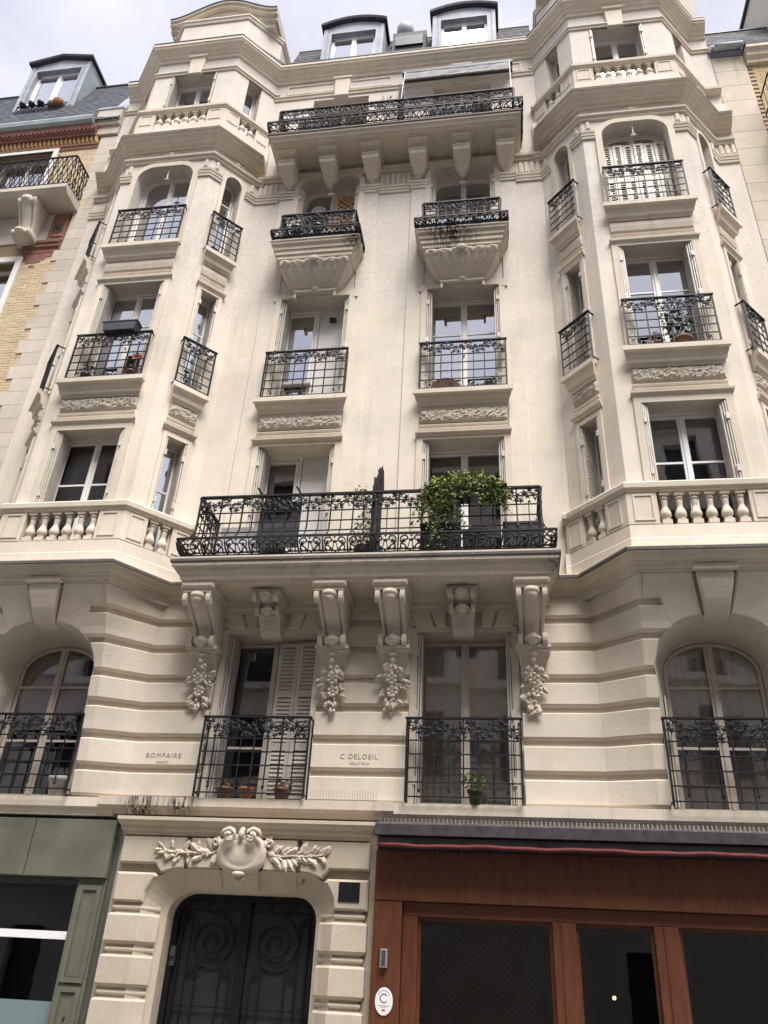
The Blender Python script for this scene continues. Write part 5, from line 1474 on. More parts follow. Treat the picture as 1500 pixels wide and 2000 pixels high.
for i in range(61):
    x = .36 + 6.1 * i / 60; dz = .006 * sin(x * 5) + .004 * sin(x * 13); rows.append([m.p(x, o, z + dz) for o, z in ((.36, 3.045), (.42, 3.035), (.445, 3.01), (.43, 2.985), (.37, 3.0))])
for a, b in zip(rows, rows[1:]):
    for k in range(5): m.f.append([a[k], a[(k + 1) % 5], b[(k + 1) % 5], b[k]])
m.f += [rows[0], rows[-1][::-1]]
m.build('cloth_roll', 'awning_red', AW, smooth=True)
m = MB()
for x in (.78, 1.02, 1.3, 2.2): m.box(x, x + .02, .12, .34, 2.97, 3.03)
m.build('arm_bracket', 'grey_plastic', AW)

LP = thing('wall_lamp', 'small rectangular steel wall lamp on the wooden pilaster', 'lamp', (.445, -.13, 1.87))
m = MB(); m.extr_plate([(.405, 1.785), (.485, 1.785), (.485, 1.965), (.405, 1.965)], .125, .185, .006); m.build('housing', 'steel', LP)
m = MB(); m.box(.425, .465, .185, .188, 1.80, 1.95); m.build('lens', 'grey_plastic', LP)
PQ = thing('oval_plaque', 'white oval plaque with a dotted letter C on the wooden pilaster', 'plaque', (.46, -.13, 1.46))
m = MB(lambda s, o, z: (.462 + s, -.125 - o, 1.465 + z)); n = 36
ov = lambda k, r: [m.p(.098 * r * cos(2 * pi * i / n), k, .132 * r * sin(2 * pi * i / n)) for i in range(n)]
R0, R1, R2 = ov(0, 1), ov(.008, 1), ov(.012, .95)
for a, b in ((R0, R1), (R1, R2)):
    for i in range(n): m.f.append([a[i], a[(i + 1) % n], b[(i + 1) % n], b[i]])
m.f.append(R2); m.build('plate', 'enamel_white', PQ)
m = MB(lambda s, o, z: (.462 + s, -.1372 - o, 1.465 + z))
for i in range(15):
    a = radians(48 + 264 * i / 14); m.box(.040 * cos(a) - .0055, .040 * cos(a) + .0055, 0, .0012, .03 + .040 * sin(a) - .0055, .03 + .040 * sin(a) + .0055)
for i in range(15):
    a = radians(30 + 120 * i / 14); m.box(.072 * cos(a) - .003, .072 * cos(a) + .003, 0, .001, .02 + .085 * sin(a) - .004, .02 + .085 * sin(a) + .004)
for i in range(14): m.box(-.062 + i * .009, -.056 + i * .009, 0, .001, -.042, -.036)
m.build('lettering', 'ink', PQ)
m = MB(lambda s, o, z: (.462 + s, -.1372 - o, 1.465 + z)); m.box(-.018, .018, 0, .001, -.088, -.072)
for i in range(9): m.box(-.03 + i * .007, -.026 + i * .007, 0, .001, -.056, -.051)
m.build('red_mark', 'red_mark', PQ)
m = MB(); m.extr_plate([(-.125, 2.425), (.125, 2.425), (.125, 2.635), (-.125, 2.635)], .104, .118, .004)
tag(m.build('number_plate', 'dark_plate'), 'small black plate on the top right block of the stone doorway', 'plate')
m = MB(); m.bar((-.60, .02, 2.60), (-.575, -.02, 2.66), .012, .004); m.bar((-.585, .0, 2.625), (-.555, -.02, 2.65), .008, .004); tag(m.build('red_paint_mark', 'red_mark'), 'thin red paint mark on the soffit of the door arch', 'mark')
def spikes(x0, x1, y, z, h, step, label, lean=.03):
    m = MB(); x = x0; m.box(x0, x1, -y - .012, -y + .012, z, z + .006); rng = random.Random(2)
    while x < x1:
        m.bar((x, y, z), (x + rng.uniform(-.004, .004), y - lean, z + h), .0035); x += step
    return tag(m.build('bird_spikes', 'wire', fix=False), label, 'bird spikes')
spikes(-.56, .27, -.13, 3.545, .115, .033, 'row of thin bird spikes on the ledge above the doorway, right of the window guard')
spikes(.34, 6.4, -.20, 3.265, .085, .05, 'long row of bird spikes along the top of the awning box', -.02)

# ------------------------------------------------------------------ brick neighbour on the left
NB = thing('brick_building', 'yellow brick building with slate roof and stone quoins at the left edge', 'building', (-9.5, 0, 0))
TN = lambda s, o, z: (s, .03 - o, z)
HL = hole(-9.35, -7.95, 15.7, 17.62); HL2 = hole(-9.4, -7.78, 11.3, 14.0); HL3 = hole(-9.4, -7.78, 7.6, 10.3)
m = MB(TN); wall(m, -12.5, -6.48, 3.4, 18.4, [HL, HL2, HL3], .25); m.box(-12.5, -6.5, -.3, -.2, 0, 3.4); NW = m.build('wall', 'mortar', NB, fix=False)
m = MB(TN); rng = random.Random(8); z = 8.6; r_ = 0
holes = [HL, HL2, HL3]
while z < 17.6:
    if not (14.18 < z < 15.66):
        x = -9.75 + .11 * (r_ % 2)
        while x < -6.86:
            a, b = x + .005, min(x + .215, -6.86)
            if not any(h['s0'] - .12 < (a + b) / 2 < h['s1'] + .12 and h['z0'] < z + .03 < h['z1'] + .1 for h in holes) and b - a > .03:
                k = len(m.f); m.box(a, b, 0, .008 + rng.uniform(0, .004), z, z + .058)
                t = rng.uniform(.88, 1.08); c = (.57 * t, .46 * t * rng.uniform(.97, 1.02), .30 * t * rng.uniform(.92, 1.06)); m.c += [c] * (len(m.f) - k)
            x += .22
    z += .066; r_ += 1
m.build('brickwork', 'brick_yellow', NW, kind='stuff')
m = MB(TN); m.box(-12.5, -9.76, 0, .01, 3.4, 17.6); m.build('brick_field', 'brick_red', NW)
for k in range(48):
    z0 = 3.4 + k * .31; lg = k % 2 == 0
    if z0 > 17.9: break
    x0 = -7.02 if (lg and z0 < 14.2) else -6.89
    m = MB(TN); m.extr_plate([(x0, z0 + .001), (-6.485, z0 + .001), (-6.485, z0 + .309), (x0, z0 + .309)], -.02, .03, .003); m.build('stone_block', 'stone_left', NW)
m = MB(TN); m.box(-7.02, -6.5, -.3, .08, 18.02, 18.30); m.box(-7.05, -6.49, -.3, .14, 18.30, 18.42); m.box(-7.08, -6.49, -.3, .16, 18.42, 18.82); m.build('pier_cap', 'stone_left', NB)
m = MB(TN); m.box(-7.1, -6.48, -.3, .18, 18.82, 18.88); m.build('pier_flashing', 'zinc', NB)
# coloured brick bands
m = MB(TN); m.extr([(0, 14.22), (.02, 14.22), (.02, 14.33), (.06, 14.36), (.06, 14.44), (.09, 14.46), (.09, 14.53), (0, 14.54)], -7.75, -6.95); m.build('brick_band', 'brick_red', NW)
m = MB(TN); m.box(-7.7, -6.93, 0, .014, 14.07, 14.21)
for w, z in ((.50, 14.0), (.32, 13.93), (.12, 13.80)): m.box(-7.42 - w / 2, -7.42 + w / 2, 0, .015, z, z + .075)
m.build('brick_band', 'brick_red', NW)
m = MB(TN); m.box(-7.28, -6.93, 0, .03, 14.56, 15.38); ring(m, hole(-7.24, -6.95, 14.66, 15.2), .03, .03, .05); tl = m.build('tile_panel', 'tile_orange', NW)
m = MB(TN)
for r in (.13, .09): m.tube([TN(-7.10 + r * cos(a), .035, 14.93 + r * sin(a)) for a in [2 * pi * k / 18 for k in range(19)]], .014, 5)
m.build('roundel', 'tile_orange', tl)
m = MB(TN); m.blob((-7.10, .035, 14.93), .065, (1, .7, 1), 5, 10); m.build('cabochon', 'tile_green', tl, smooth=True)
m = MB(TN); m.box(-12.5, -7.3, -.02, .03, 14.56, 15.38); m.build('stone_band', 'stone_left', NW)
m = MB(TN); m.extr([(-.02, 15.40), (.50, 15.40), (.56, 15.46), (.60, 15.50), (.60, 15.60), (-.02, 15.63)], -12.5, -6.80); SB = m.build('balcony_slab', 'stone_left', NB)
console(TN, -7.66, .42, 14.42, 15.39, .46, .24, SB, mat='stone_left', boss=False)
m = MB(TN); G = lambda p: TN(*p)
pathL = [(-12.5, .56), (-6.84, .56), (-6.84, 0)]
def latt(m, a, b, z0, z1, step=.22):
    n = max(1, round(math.hypot(b[0] - a[0], b[1] - a[1]) / step)); pt = lambda t, z: TN(a[0] + (b[0] - a[0]) * t, a[1] + (b[1] - a[1]) * t, z)
    for z in (z0, z1): m.bar(pt(0, z), pt(1, z), .03)
    zm = (z0 + z1) / 2
    for i in range(n):
        t0, t1, tm = i / n, (i + 1) / n, (i + .5) / n
        for s, e in (((t0, z0), (t1, z1)), ((t1, z0), (t0, z1)), ((t0, zm), (tm, z1)), ((tm, z1), (t1, zm)), ((t1, zm), (tm, z0)), ((tm, z0), (t0, zm))): m.bar(pt(*s), pt(*e), .013)
        m.bar(pt(t0, z0), pt(t0, z1), .014)
        c = pt(tm, zm); m.tube([(c[0] + .05 * cos(q_) * (b[0] - a[0]) / math.hypot(b[0] - a[0], b[1] - a[1]), c[1], c[2] + .05 * sin(q_)) for q_ in [k * pi / 5 for k in range(11)]], .008, 3)
latt(m, pathL[0], pathL[1], 15.66, 16.55); latt(m, pathL[1], pathL[2], 15.66, 16.55); m.build('railing', 'iron_worn', SB, fix=False)
for h in (HL, HL2, HL3):
    m = MB(TN); ring(m, grow(h, .12, zb=0), .12, 0, .05); m.build('window_surround', 'white_paint', NW)
    window(TN, h, .2, NB, paint='white_paint')
m = MB(TN); m.extr([(0, 17.62), (.03, 17.62), (.04, 17.70), (.06, 17.72), (.06, 17.76), (0, 17.77)], -12.5, -6.9); m.build('brick_band', 'brick_red', NW)
m = MB(TN); x = -10.2; k = 0
while x < -6.95:
    i = [m.p(x + a, o, z) for a, o, z in ((0, .0, 17.78), (.10, 0, 17.78), (.05, .09, 17.86), (.0, .02, 17.99), (.10, .02, 17.99), (.05, .10, 17.97))]
    m.f += [[i[0], i[1], i[2]], [i[0], i[2], i[5], i[3]], [i[1], i[4], i[5], i[2]], [i[3], i[5], i[4]]]; m.c += [(.5, .34, .16)] * 4; x += .105
m.build('dentils', 'brick_yellow', NW, kind='stuff', fix=False)
m = MB(TN); m.extr([(0, 17.99), (.12, 17.99), (.13, 18.06), (.17, 18.08), (.17, 18.13), (.20, 18.14), (.21, 18.22), (.22, 18.26), (0, 18.27)], -12.5, -7.0)
x = -10.2
while x < -7.02: m.box(x, x + .05, .17, .205, 18.085, 18.13); x += .10
m.build('brick_cornice', 'brick_red', NW)
m = MB(TN); m.extr([(0, 18.27), (.24, 18.27), (.30, 18.32), (.32, 18.42), (.30, 18.48), (.24, 18.44), (0, 18.45)], -12.5, -7.08); m.build('gutter', 'zinc_green', NB)
m = MB(); a = [(-12.5, -.15, 18.43), (-6.5, -.15, 18.43), (-6.5, .90, 21.55), (-12.5, .90, 21.55), (-6.5, 4, 22.4), (-12.5, 4, 22.4)]
i = [m.w(x) for x in a]; m.f += [[i[0], i[1], i[2], i[3]], [i[3], i[2], i[4], i[5]]]
RL = m.build('roof', 'slate', NB, fix=False)
slates((-12.5, -.16, 18.43), (-6.5, -.16, 18.43), (-12.5, .89, 21.56), (-6.5, .89, 21.56), 34, 26, 'slate', 'slates', RL, 2)
m = MB(); m.tube([(-12.5, .90, 21.57), (-6.5, .90, 21.57)], .06, 6); m.build('ridge', 'zinc_dark', RL)
m = MB(); m.bar((-6.72, -.14, 18.5), (-6.72, .91, 21.6), .35, .03); m.build('valley_flashing', 'zinc', RL)
dormer(-9.14, .83, .40, 18.9, 22.0, .22, NB, front='zinc', cheek='zinc_green', pointed=True, back=2.0, glm='glass_bright', wz0=19.62)
m = MB(lambda s, o, z: (s, .26 - o, z + .40))
for z in (19.22, 19.60): m.bar(m.T(-9.75, 0, z), m.T(-8.55, 0, z), .03)
for k in range(8):
    a, b = -9.75 + 1.2 * k / 8, -9.75 + 1.2 * (k + 1) / 8
    m.bar(m.T(a, 0, 19.22), m.T(b, 0, 19.60), .014); m.bar(m.T(b, 0, 19.22), m.T(a, 0, 19.60), .014); m.bar(m.T(a, 0, 19.22), m.T(a, 0, 19.60), .012)
m.build('dormer_railing', 'iron_worn', NB, fix=False)
for i, x in enumerate((-9.60, -9.36, -9.12)):
    m = MB(); m.lathe((x, .24, 19.98), [(.05, 0), (.085, .05), (.09, .10), (.06, .13), (.02, .135)], 12)
    tag(m.build('plant_pot', 'black_plastic', smooth=True), ('leftmost', 'middle', 'rightmost')[i] + ' of three small round black pots on the dormer railing of the brick building', 'pot', 'black pots on the dormer railing')
for i, (x, r, mt) in enumerate(((-8.85, .11, 'terracotta_dull'), (-8.68, .14, 'terracotta'))):
    m = MB(); m.lathe((x, .30, 19.92), [(r * .55, 0), (r * .9, r * .5), (r, r * 1.2), (r * .85, r * 1.7), (r * .5, r * 1.9), (.02, r * 1.92)], 12)
    tag(m.build('plant_pot', mt, smooth=True), ('brownish', 'larger orange')[i] + ' round clay pot behind the dormer railing of the brick building', 'pot')

# ------------------------------------------------------------------ neighbour on the right
NR = thing('stone_pier_building', 'brick and stone building with a slate roof at the right edge', 'building', (9, 0, 0))
m = MB(); wall(m, XE + .005, 12, 0, 18.6, [], .1, o=-.04); m.build('wall', 'mortar', NR, fix=False)
for k in range(30):
    z0 = 3.5 + k * .5
    m = MB(); m.extr_plate([(XE + .012, z0 + .002), (7.12, z0 + .002), (7.12, z0 + .498), (XE + .012, z0 + .498)], -.06, .0, .003); m.build('stone_block', 'stone_right', NR)
m = MB(lambda s, o, z: (s, .04 - o, z)); rng = random.Random(18); z = 9.6; r_ = 0
while z < 18.2:
    x = 7.13 + .11 * (r_ % 2)
    while x < 8.6:
        k = len(m.f); m.box(x, x + .21, 0, .012 + rng.uniform(0, .004), z, z + .058); t = rng.uniform(.85, 1.08); m.c += [(.52 * t, .39 * t, .22 * t)] * (len(m.f) - k); x += .22
    z += .066; r_ += 1
m.build('brickwork', 'brick_yellow', NR, kind='stuff')
m = MB(); m.extr([(-.04, 18.15), (.05, 18.15), (.06, 18.25), (.12, 18.30), (.14, 18.42), (.2, 18.46), (.2, 18.55), (-.04, 18.58)], 7.14, 12); m.build('cornice', 'stone_right', NR)
m = MB(); m.tube([(6.55, -.14, 18.66), (7.10, -.14, 18.66)], .075, 10); m.box(6.52, 7.12, 0, .10, 18.71, 18.80); m.build('gutter', 'zinc', NR, smooth=True)
m = MB(); m.extr([(-.1, 18.57), (.2, 18.57), (.22, 18.66), (-.1, 18.68)], 7.13, 12); m.build('eaves', 'zinc_dark', NR)
m = MB(); a = [(6.45, -.05, 18.62), (12, -.05, 18.62), (12, .75, 20.65), (6.45, .75, 20.65), (12, 4, 21.5), (6.45, 4, 21.5)]
i = [m.w(x) for x in a]; m.f += [[i[0], i[1], i[2], i[3]], [i[3], i[2], i[4], i[5]]]; RR = m.build('roof', 'slate', NR, fix=False)
slates((6.45, -.06, 18.62), (12, -.06, 18.62), (6.45, .74, 20.66), (12, .74, 20.66), 30, 18, 'slate', 'slates', RR, 3)
m = MB(); m.tube([(6.45, .75, 20.67), (12, .75, 20.67)], .05, 6); m.build('ridge', 'zinc_dark', RR)
dormer(8.98, .8, .05, 18.9, 22.4, .2, NR, pointed=True, cheek='panel_white')
m = MB()
for z in (15.9, 16.4, 16.95): m.bar((7.18, -.55, z), (12, -.55, z), .025); m.bar((7.18, -.55, z), (7.18, -.04, z), .025)
for k in range(30): m.bar((7.18 + .14 * k, -.55, 15.9), (7.18 + .14 * k, -.55, 16.95), .014)
for k in range(4): m.bar((7.18, -.05 - .16 * k, 15.9), (7.18, -.05 - .16 * k, 16.95), .014)
m.build('railing', 'iron_worn', NR, fix=False)
m = MB(); m.box(7.14, 12, -.04, .6, 15.7, 15.88); m.build('balcony_slab', 'stone_right', NR)

# ------------------------------------------------------------------ building across the street (seen in the window glass)
OB = thing('opposite_building', 'pale stone building across the street, mirrored in the window panes', 'building', (0, -15, 0))
TO = lambda s, o, z: (-s, -15 + o, z)
hs = [hole(-15.0 + 3.0 * k, -13.9 + 3.0 * k, .0, 2.7) for k in (1, 3, 6, 9)] + [hole(-15 + 3.0 * k, -13.8 + 3.0 * k, z, z + 2.1) for k in range(11) for z in (4.2, 7.4, 10.6, 13.8, 16.7)]
m = MB(TO); wall(m, -24, 24, 0, 19.4, hs, .3); OW = m.build('wall', 'opposite_stone', OB, fix=False)
m = MB(TO); m.box(-24, 24, -.4, -.32, 0, 19.4); m.build('interior', 'opposite_dark', OB)
m = MB(TO)
for z in (3.9, 10.3, 19.2): m.box(-24, 24, 0, .35, z, z + .25)
m.build('cornice', 'opposite_stone', OB)
m = MB(TO)
for k in range(11):
    for z in (7.3, 10.56, 13.7):
        for j in range(10): m.bar(TO(-15.1 + 3 * k + .155 * j, .2, z), TO(-15.1 + 3 * k + .155 * j, .2, z + .9), .02)
        m.bar(TO(-15.1 + 3 * k, .2, z + .9), TO(-13.7 + 3 * k, .2, z + .9), .04)
m.build('railings', 'iron', OB, kind='stuff', fix=False)
m = MB(TO); i = [m.p(s, o, z) for s, o, z in ((-24, 0, 19.45), (24, 0, 19.45), (24, -1.2, 22.2), (-24, -1.2, 22.2), (24, -8, 23), (-24, -8, 23))]
m.f += [[i[0], i[1], i[2], i[3]], [i[3], i[2], i[4], i[5]]]; m.build('roof', 'slate', OB, fix=False)
m = MB(TO)
for s in (-11, -3.5, 4.2, 12): m.box(s, s + .7, -5, -1.5, 22, 24.6)
m.build('chimneys', 'opposite_stone', OB)

# ------------------------------------------------------------------ plants and small things on the balconies
def foliage(m, c, rad, n, rng, size=(.03, .06), droop=0.0):
    for _ in range(n):
        while True:
            a = Vector((rng.uniform(-1, 1), rng.uniform(-1, 1), rng.uniform(-1, 1)))
            if a.length < 1: break
        p = Vector((c[0] + a.x * rad[0], c[1] + a.y * rad[1], c[2] + a.z * rad[2]))
        L = rng.uniform(*size); d = Vector((rng.uniform(-1, 1), rng.uniform(-1, .4), rng.uniform(-1, .6))).normalized(); e = d.cross(Vector((rng.uniform(-1, 1), rng.uniform(-1, 1), rng.uniform(-1, 1)))).normalized()
        k = d.cross(e) * L * .12
        i = [m.w(p), m.w(p + d * L * .5 + e * L * .36 + k), m.w(p + d * L), m.w(p + d * L * .5 - e * L * .36 + k)]
        m.f += [[i[0], i[1], i[2]], [i[0], i[2], i[3]]]
def strand(m, a, n, rng, L=.5, size=(.03, .05), sway=.12):
    p = Vector(a); pts = [p.copy()]; d = Vector((rng.uniform(-sway, sway), -.05, -1))
    for k in range(n):
        d = (d + Vector((rng.uniform(-.4, .4), rng.uniform(-.15, .15), 0)) * .5).normalized(); p = p + d * (L / n); pts.append(p.copy())
        foliage(m, p, (.045, .03, .02), 3, rng, size)
    return pts
def pot(name, label, c, r, h, mat, group=None, cat='pot', square=False):
    t = thing(name, label, cat, c, group)
    m = MB()
    if square:
        m.T = lambda s, o, z: (c[0] + s, c[1] - o, c[2] + z)
        m.box(-r, r, -r * .5, r * .5, 0, h); m.box(-r - .01, r + .01, -r * .5 - .01, r * .5 + .01, h - .03, h)
    else: m.lathe(c, [(r * .68, 0), (r * .9, h * .75), (r, h * .77), (r * 1.02, h), (r * .88, h), (r * .85, h * .9), (.005, h * .9)], 14)
    m.build('pot', mat, t, smooth=not square)
    return t
def sprig(t, c, n, rng, mat, h=.2, w=.12, size=(.03, .06), stems=6):
    m = MB()
    for k in range(stems): m.tube([c, (c[0] + rng.uniform(-w, w) * .5, c[1] + rng.uniform(-w, w) * .4, c[2] + h * .6), (c[0] + rng.uniform(-w, w), c[1] + rng.uniform(-w, w) * .6, c[2] + h)], .004, 3)
    m.build('stem', 'stem', t, fix=False, kind='stuff')
    m = MB(); foliage(m, (c[0], c[1], c[2] + h * .6), (w, w * .6, h * .55), n, rng, size); m.build('foliage', mat, t, fix=False, kind='stuff')
rng = random.Random(21)
# first floor window boxes
for i, (x, w, lab) in enumerate(((-1.68, .13, 'left terracotta pot with dry stems behind the window guard above the doorway'), (-1.40, .115, 'middle, brightest terracotta pot behind the window guard above the doorway'), (-.93, .13, 'right terracotta pot with reddish stems behind the window guard above the doorway'))):
    t = pot('flower_pot', lab, (x, -.12, 3.545), w * .9, .125, 'terracotta' if i == 1 else 'terracotta_dull', 'pots above the doorway')
    sprig(t, (x, -.12, 3.66), 46 if i != 1 else 14, rng, 'leaf_dry', .12, .12, (.02, .045))
t = pot('potted_plant', 'bushy green plant in a dark green pot behind the first floor guard over the restaurant', (1.47, -.12, 3.535), .095, .17, 'leaf_dark', cat='plant')
sprig(t, (1.45, -.12, 3.69), 150, rng, 'leaf', .20, .17, (.025, .05))
t = pot('flower_pot', 'large pale pot inside the guard of the left arched window', (-3.98, -.06, 3.52), .14, .26, 'shutter_grey')
# second floor balcony: trailing plant in a rail box
t = thing('hanging_planter', 'black rail planter with a big trailing yellow-green vine on the main balcony', 'plant', (1.42, -.84, 7.4))
m = MB(); m.box(1.13, 1.72, .72, .95, 7.40, 7.64); m.build('planter_box', 'black_plastic', t)
m = MB(); foliage(m, (1.42, -.86, 7.66), (.46, .20, .17), 480, rng, (.04, .075)); foliage(m, (1.35, -.98, 7.50), (.36, .06, .16), 170, rng, (.04, .075)); foliage(m, (1.02, -.90, 7.42), (.24, .12, .24), 260, rng, (.04, .07)); foliage(m, (1.84, -.88, 7.45), (.12, .1, .18), 90, rng, (.04, .07)); foliage(m, (1.05, -.86, 7.60), (.22, .14, .16), 140, rng, (.04, .07)); foliage(m, (1.78, -.85, 7.60), (.18, .14, .16), 120, rng, (.04, .07)); foliage(m, (1.55, -.80, 7.74), (.25, .15, .09), 120, rng, (.04, .075)); foliage(m, (1.2, -.8, 7.74), (.2, .15, .06), 70, rng, (.04, .075)); m.build('foliage', 'leaf_yellow', t, fix=False, kind='stuff')
m = MB(); s_ = MB()
for k in range(54):
    x = rng.choice((rng.uniform(.78, 1.22), rng.uniform(.8, 1.2), rng.uniform(1.62, 1.95)))
    ln = rng.uniform(.2, .70) * (1.2 if x < 1.2 else .75); s_.tube(strand(m, (x, -.92 + rng.uniform(-.06, .04), 7.60), 9, rng, ln, (.035, .06)), .003, 3)
for q_ in range(2): s_.tube(strand(m, (.98 + .06 * q_, -1.03, 7.1), 9, rng, .6, (.03, .05), .05), .003, 3)
m.build('trailing_leaves', 'leaf', t, fix=False, kind='stuff'); s_.build('stem', 'stem', t, fix=False, kind='stuff')
t = thing('climbing_plant', 'slender green climber beside the black iron divider on the main balcony', 'plant', (-.02, -.62, 6.56))
m = MB(); m.lathe((-.02, -.60, 6.57), [(.10, 0), (.13, .2), (.135, .24), (.12, .24), (.005, .22)], 12); m.build('pot', 'black_plastic', t)
m = MB(); foliage(m, (-.06, -.58, 7.05), (.15, .12, .34), 190, rng, (.03, .055)); foliage(m, (-.10, -.55, 7.70), (.16, .12, .17), 130, rng, (.03, .055)); foliage(m, (-.02, -.55, 7.40), (.08, .1, .25), 60, rng, (.03, .05)); m.build('foliage', 'leaf', t, fix=False, kind='stuff')
m = MB(); m.tube([(-.02, -.6, 6.75), (-.05, -.57, 7.2), (-.08, -.55, 7.8)], .008, 4); m.build('stem', 'stem', t)
m = MB(); m.lathe((.16, -.66, 6.565), [(.06, 0), (.08, .16), (.085, .17), (.07, .17), (.005, .15)], 12); tag(m.build('bucket', 'blue_plastic', smooth=True), 'small blue bucket at the foot of the iron balcony divider', 'bucket')
t = thing('folding_table', 'dark folded balcony table hooked over the rail of the main balcony', 'table', (-1.24, -.76, 6.8))
m = MB(); m.extr_plate([(-1.53, 6.78), (-.93, 6.78), (-.93, 7.52), (-1.53, 7.52)], .715, .745, .006); m.build('table_top', 'grey_plastic', t)
m = MB()
for x in (-1.52, -.95): m.tube([(x, -.73, 7.0), (x, -.73, 7.63), (x - .01, -.80, 7.645), (x - .05, -.86, 7.70)], .014, 4); m.tube([(x + (.12 if x < -1.2 else -.12), -.75, 7.32), (x + (.18 if x < -1.2 else -.18), -.77, 7.22)], .012, 4)
m.tube([(-1.4, -.75, 7.33), (-1.08, -.75, 7.33)], .010, 4); m.build('hook', 'iron', t)
for x, w, lab in ((1.06, .27, 'left dark planter box standing on the main balcony under the vine'), (1.52, .16, 'middle dark planter box standing on the main balcony under the vine'), (2.14, .23, 'right dark planter box standing at the right end of the main balcony')):
    pot('planter_box', lab, (x, -.66, 6.565), w, .50 if w > .2 else .42, 'black_plastic', 'boxes on the main balcony', 'planter', True)
pot('storage_box', 'pale storage box behind the railing at the left end of the main balcony', (-1.85, -.55, 6.565), .26, .45, 'white_plastic', cat='box', square=True)
m = MB(); m.box(-2.15, -1.55, .50, .53, 7.02, 7.24); tag(m.build('shelf_board', 'shutter_grey'), 'greyish board standing behind the left end of the main balcony railing', 'board')
# third floor
t = thing('rail_planter', 'dark grey planter box on top of the left bay railing, third floor', 'planter', (-4.42, -.92, 10.9))
m = MB(); m.extr_plate([(-4.68, 10.90), (-4.14, 10.90), (-4.10, 11.10), (-4.72, 11.10)], .80, .99, .008); m.box(-4.73, -4.09, .79, 1.0, 11.085, 11.105); m.build('box', 'grey_plastic', t)
m = MB(); m.box(-4.6, -4.22, .86, .95, 10.88, 10.90); m.build('bracket', 'black_plastic', t)
t = thing('pinwheel', 'colourful pinwheel flower behind the left bay railing, third floor', 'pinwheel', (-4.0, -.86, 9.95))
m = MB(); m.tube([(-4.0, -.85, 9.93), (-4.0, -.86, 10.35)], .006, 4); m.build('stick', 'white_plastic', t)
for k in range(8):
    m = MB(lambda s, o, z: (-4.0 + s, -.865 - o, 10.36 + z)); petal(m, m.T, (0, 0, 0), .11, .45, k * pi / 4, .03, rng); m.build('petal', ('red_plastic', 'yellow_plastic', 'purple_plastic', 'red_plastic')[k % 4], t)
for i, (x, mt, lab) in enumerate(((-4.85, 'leaf_dark', 'leafy plant in a black pot at the left of the left bay window sill'), (-4.05, 'leaf_dry', 'plant with reddish leaves in a dark red pot on the left bay window sill'))):
    t = pot('potted_plant', lab, (x, -.83, 9.92), .09, .16, 'black_plastic' if i == 0 else 'maroon', cat='plant'); sprig(t, (x, -.83, 10.06), 60, rng, mt, .30 if i == 0 else .12, .13, (.03, .06))
t = pot('potted_plant', 'green shrub in a wide terracotta pot behind the right bay railing, third floor', (4.63, -.80, 9.92), .17, .15, 'terracotta_dull', cat='plant')
sprig(t, (4.60, -.80, 10.05), 280, rng, 'leaf_dark', .66, .22, (.04, .08), 9)
t = pot('potted_plant', 'small dry plant at the left of the right bay sill, third floor', (4.28, -.82, 9.92), .08, .12, 'terracotta_dull', cat='plant'); sprig(t, (4.26, -.82, 10.02), 60, rng, 'leaf_dry', .22, .12)
m = MB()
for k in range(9): m.tube([(1.05 + (.25 - .02 * k) * cos(a), -.07, 9.96 + (.27 - .022 * k) * sin(a)) for a in [pi * j / 14 for j in range(15)]], .010, 4)
m.box(.80, 1.30, .05, .09, 9.955, 9.99); tag(m.build('wicker_basket', 'terracotta_dull'), 'brown half-round wicker basket behind the middle right railing, third floor', 'basket')
m = MB(); foliage(m, (1.75, -.06, 10.04), (.16, .05, .12), 70, rng); tag(m.build('shrub', 'leaf_dark', fix=False), 'low dark leafy plant at the right of the third floor middle right sill', 'plant')
# fourth floor
t = thing('extractor_fan', 'round white extractor fan set in the dark left fourth floor window', 'fan', (-1.55, .28, 15.1))
m = MB(lambda s, o, z: (s, -o, z)); m.tube([(-1.62 + .13 * cos(a), .33, 15.17 + .13 * sin(a)) for a in [2 * pi * k / 20 for k in range(21)]], .025, 6); m.blob((-1.62, -.33, 15.17), .10, (1, .2, 1), 5, 14); m.build('housing', 'white_plastic', t, smooth=True)
t = thing('lattice_screen', 'tan wooden lattice screen filling the right half of the left fourth floor window', 'screen', (-.95, .12, 13.4))
m = MB(); m.box(-1.21, -1.17, -.16, -.12, 13.3, 15.3); m.box(-.75, -.71, -.16, -.12, 13.3, 15.3); m.box(-1.21, -.71, -.16, -.12, 15.27, 15.31); m.build('frame', 'lattice_wood', t)
for sg in (-1, 1):
    for k in range(-4, 16):
        za = 13.3 + k * .14; pts = []
        z0, z1 = za, za + .46; x0, x1 = (-1.19, -.73) if sg > 0 else (-.73, -1.19)
        if z1 < 13.32 or z0 > 15.26: continue
        t0 = max(0, (13.32 - z0) / .46); t1 = min(1, (15.27 - z0) / .46)
        m = MB(); m.bar((x0 + (x1 - x0) * t0, .14 + .006 * sg, z0 + .46 * t0), (x0 + (x1 - x0) * t1, .14 + .006 * sg, z0 + .46 * t1), .028, .008, up=(0, 1, 0)); m.build('slat', 'lattice_wood', t)
for i, x in enumerate((-1.75, -1.35)):
    t = pot('potted_plant', ('left', 'right')[i] + ' dark pot hung inside the left fourth floor balcony railing', (x, -.42, 13.60), .11, .17, 'black_plastic', 'pots in the fourth floor balcony', 'plant'); sprig(t, (x, -.42, 13.75), 40, rng, 'leaf_dark', .1, .13)
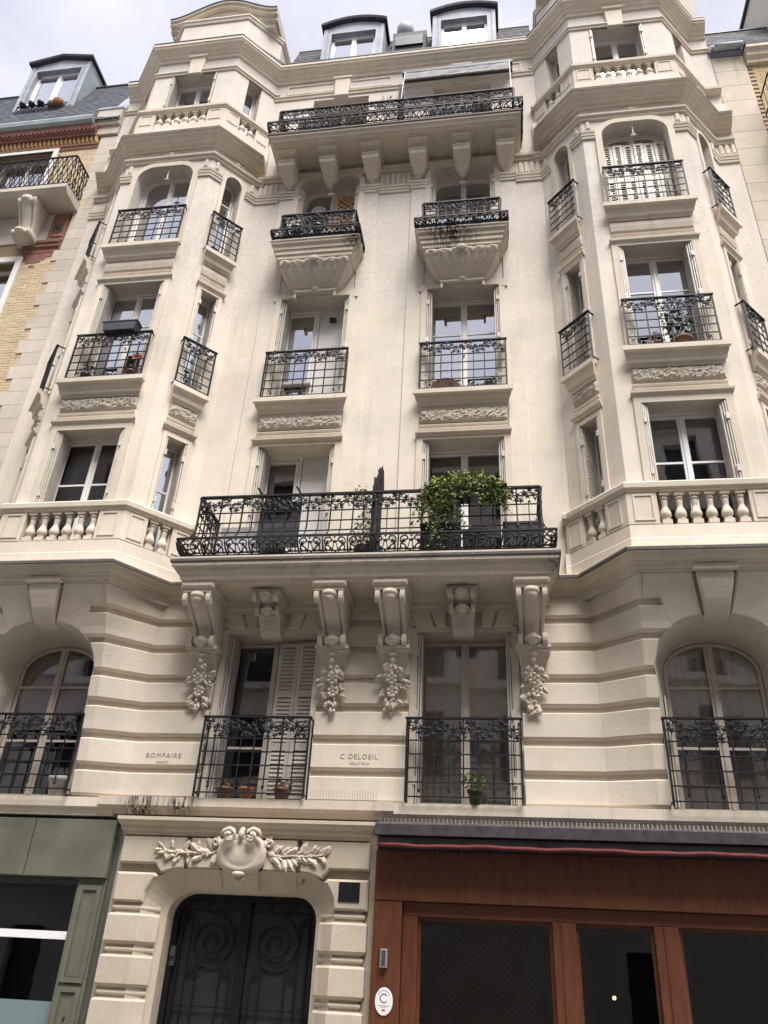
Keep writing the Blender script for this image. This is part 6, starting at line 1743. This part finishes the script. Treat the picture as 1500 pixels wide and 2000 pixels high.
m = MB(); m.box(.85, 1.85, -.02, .30, 13.34, 13.62); tag(m.build('storage_box', 'white_plastic'), 'white box behind the railing of the right fourth floor balcony', 'box')
for i, x in enumerate((1.15, 1.62)):
    pot('plant_pot', ('left', 'right')[i] + ' dark pot in front of the white box on the right fourth floor balcony', (x, -.40, 13.34), .09, .26, 'black_plastic', 'dark pots on the right fourth floor balcony')
# fifth floor
for i, (x, w) in enumerate(((-1.62, .30), (1.15, .42))):
    pot('planter_box', ('dark planter box behind the left half of the top balcony railing', 'long dark planter box behind the right half of the top balcony railing')[i], (x, -.60, 16.22), w, .34, 'black_plastic', 'planters on the top balcony', 'planter', True)
t = pot('potted_plant', 'thin bare plant beside the iron divider on the top balcony', (-.22, -.5, 16.22), .12, .22, 'grey_plastic', cat='plant'); sprig(t, (-.2, -.5, 16.4), 110, rng, 'leaf_dry', 1.15, .14, (.02, .04), 10)
t = thing('balcony_awning', 'grey canvas awning pulled out over the right window of the top balcony', 'awning', (1.25, -.2, 18.6))
m = MB(); m.box(.05, 2.42, .04, .30, 18.70, 18.78); m.build('cassette', 'zinc_dark', t)
m = MB(); n = 30; rows = []
for k in range(7):
    u = k / 6; rows.append([m.p(.10 + 2.27 * i / n, .29 + .03 * u + .02 * sin(i * .9 + k * .7) * u, 18.715 - .29 * u) for i in range(n + 1)])
for a, b in zip(rows, rows[1:]):
    for i in range(n): m.f.append([a[i], a[i + 1], b[i + 1], b[i]])
m.build('canvas', 'awning_cloth', t, smooth=True, fix=False)
m = MB(); m.box(.08, 2.39, .30, .335, 18.41, 18.43); m.build('front_bar', 'shutter_grey', t)
for x in (.12, 2.35): m = MB(); m.bar((x, -.31, 18.70), (x, -.64, 17.08), .012); m.build('post', 'white_plastic', t)
m = MB(); m.lathe((-1.93, .22, 19.72), [(.09, 0), (.12, .12), (.125, .22), (.1, .26), (.02, .27)], 12); tag(m.build('plant_pot', 'maroon', smooth=True), 'small maroon pot at the foot of the left attic dormer', 'pot')
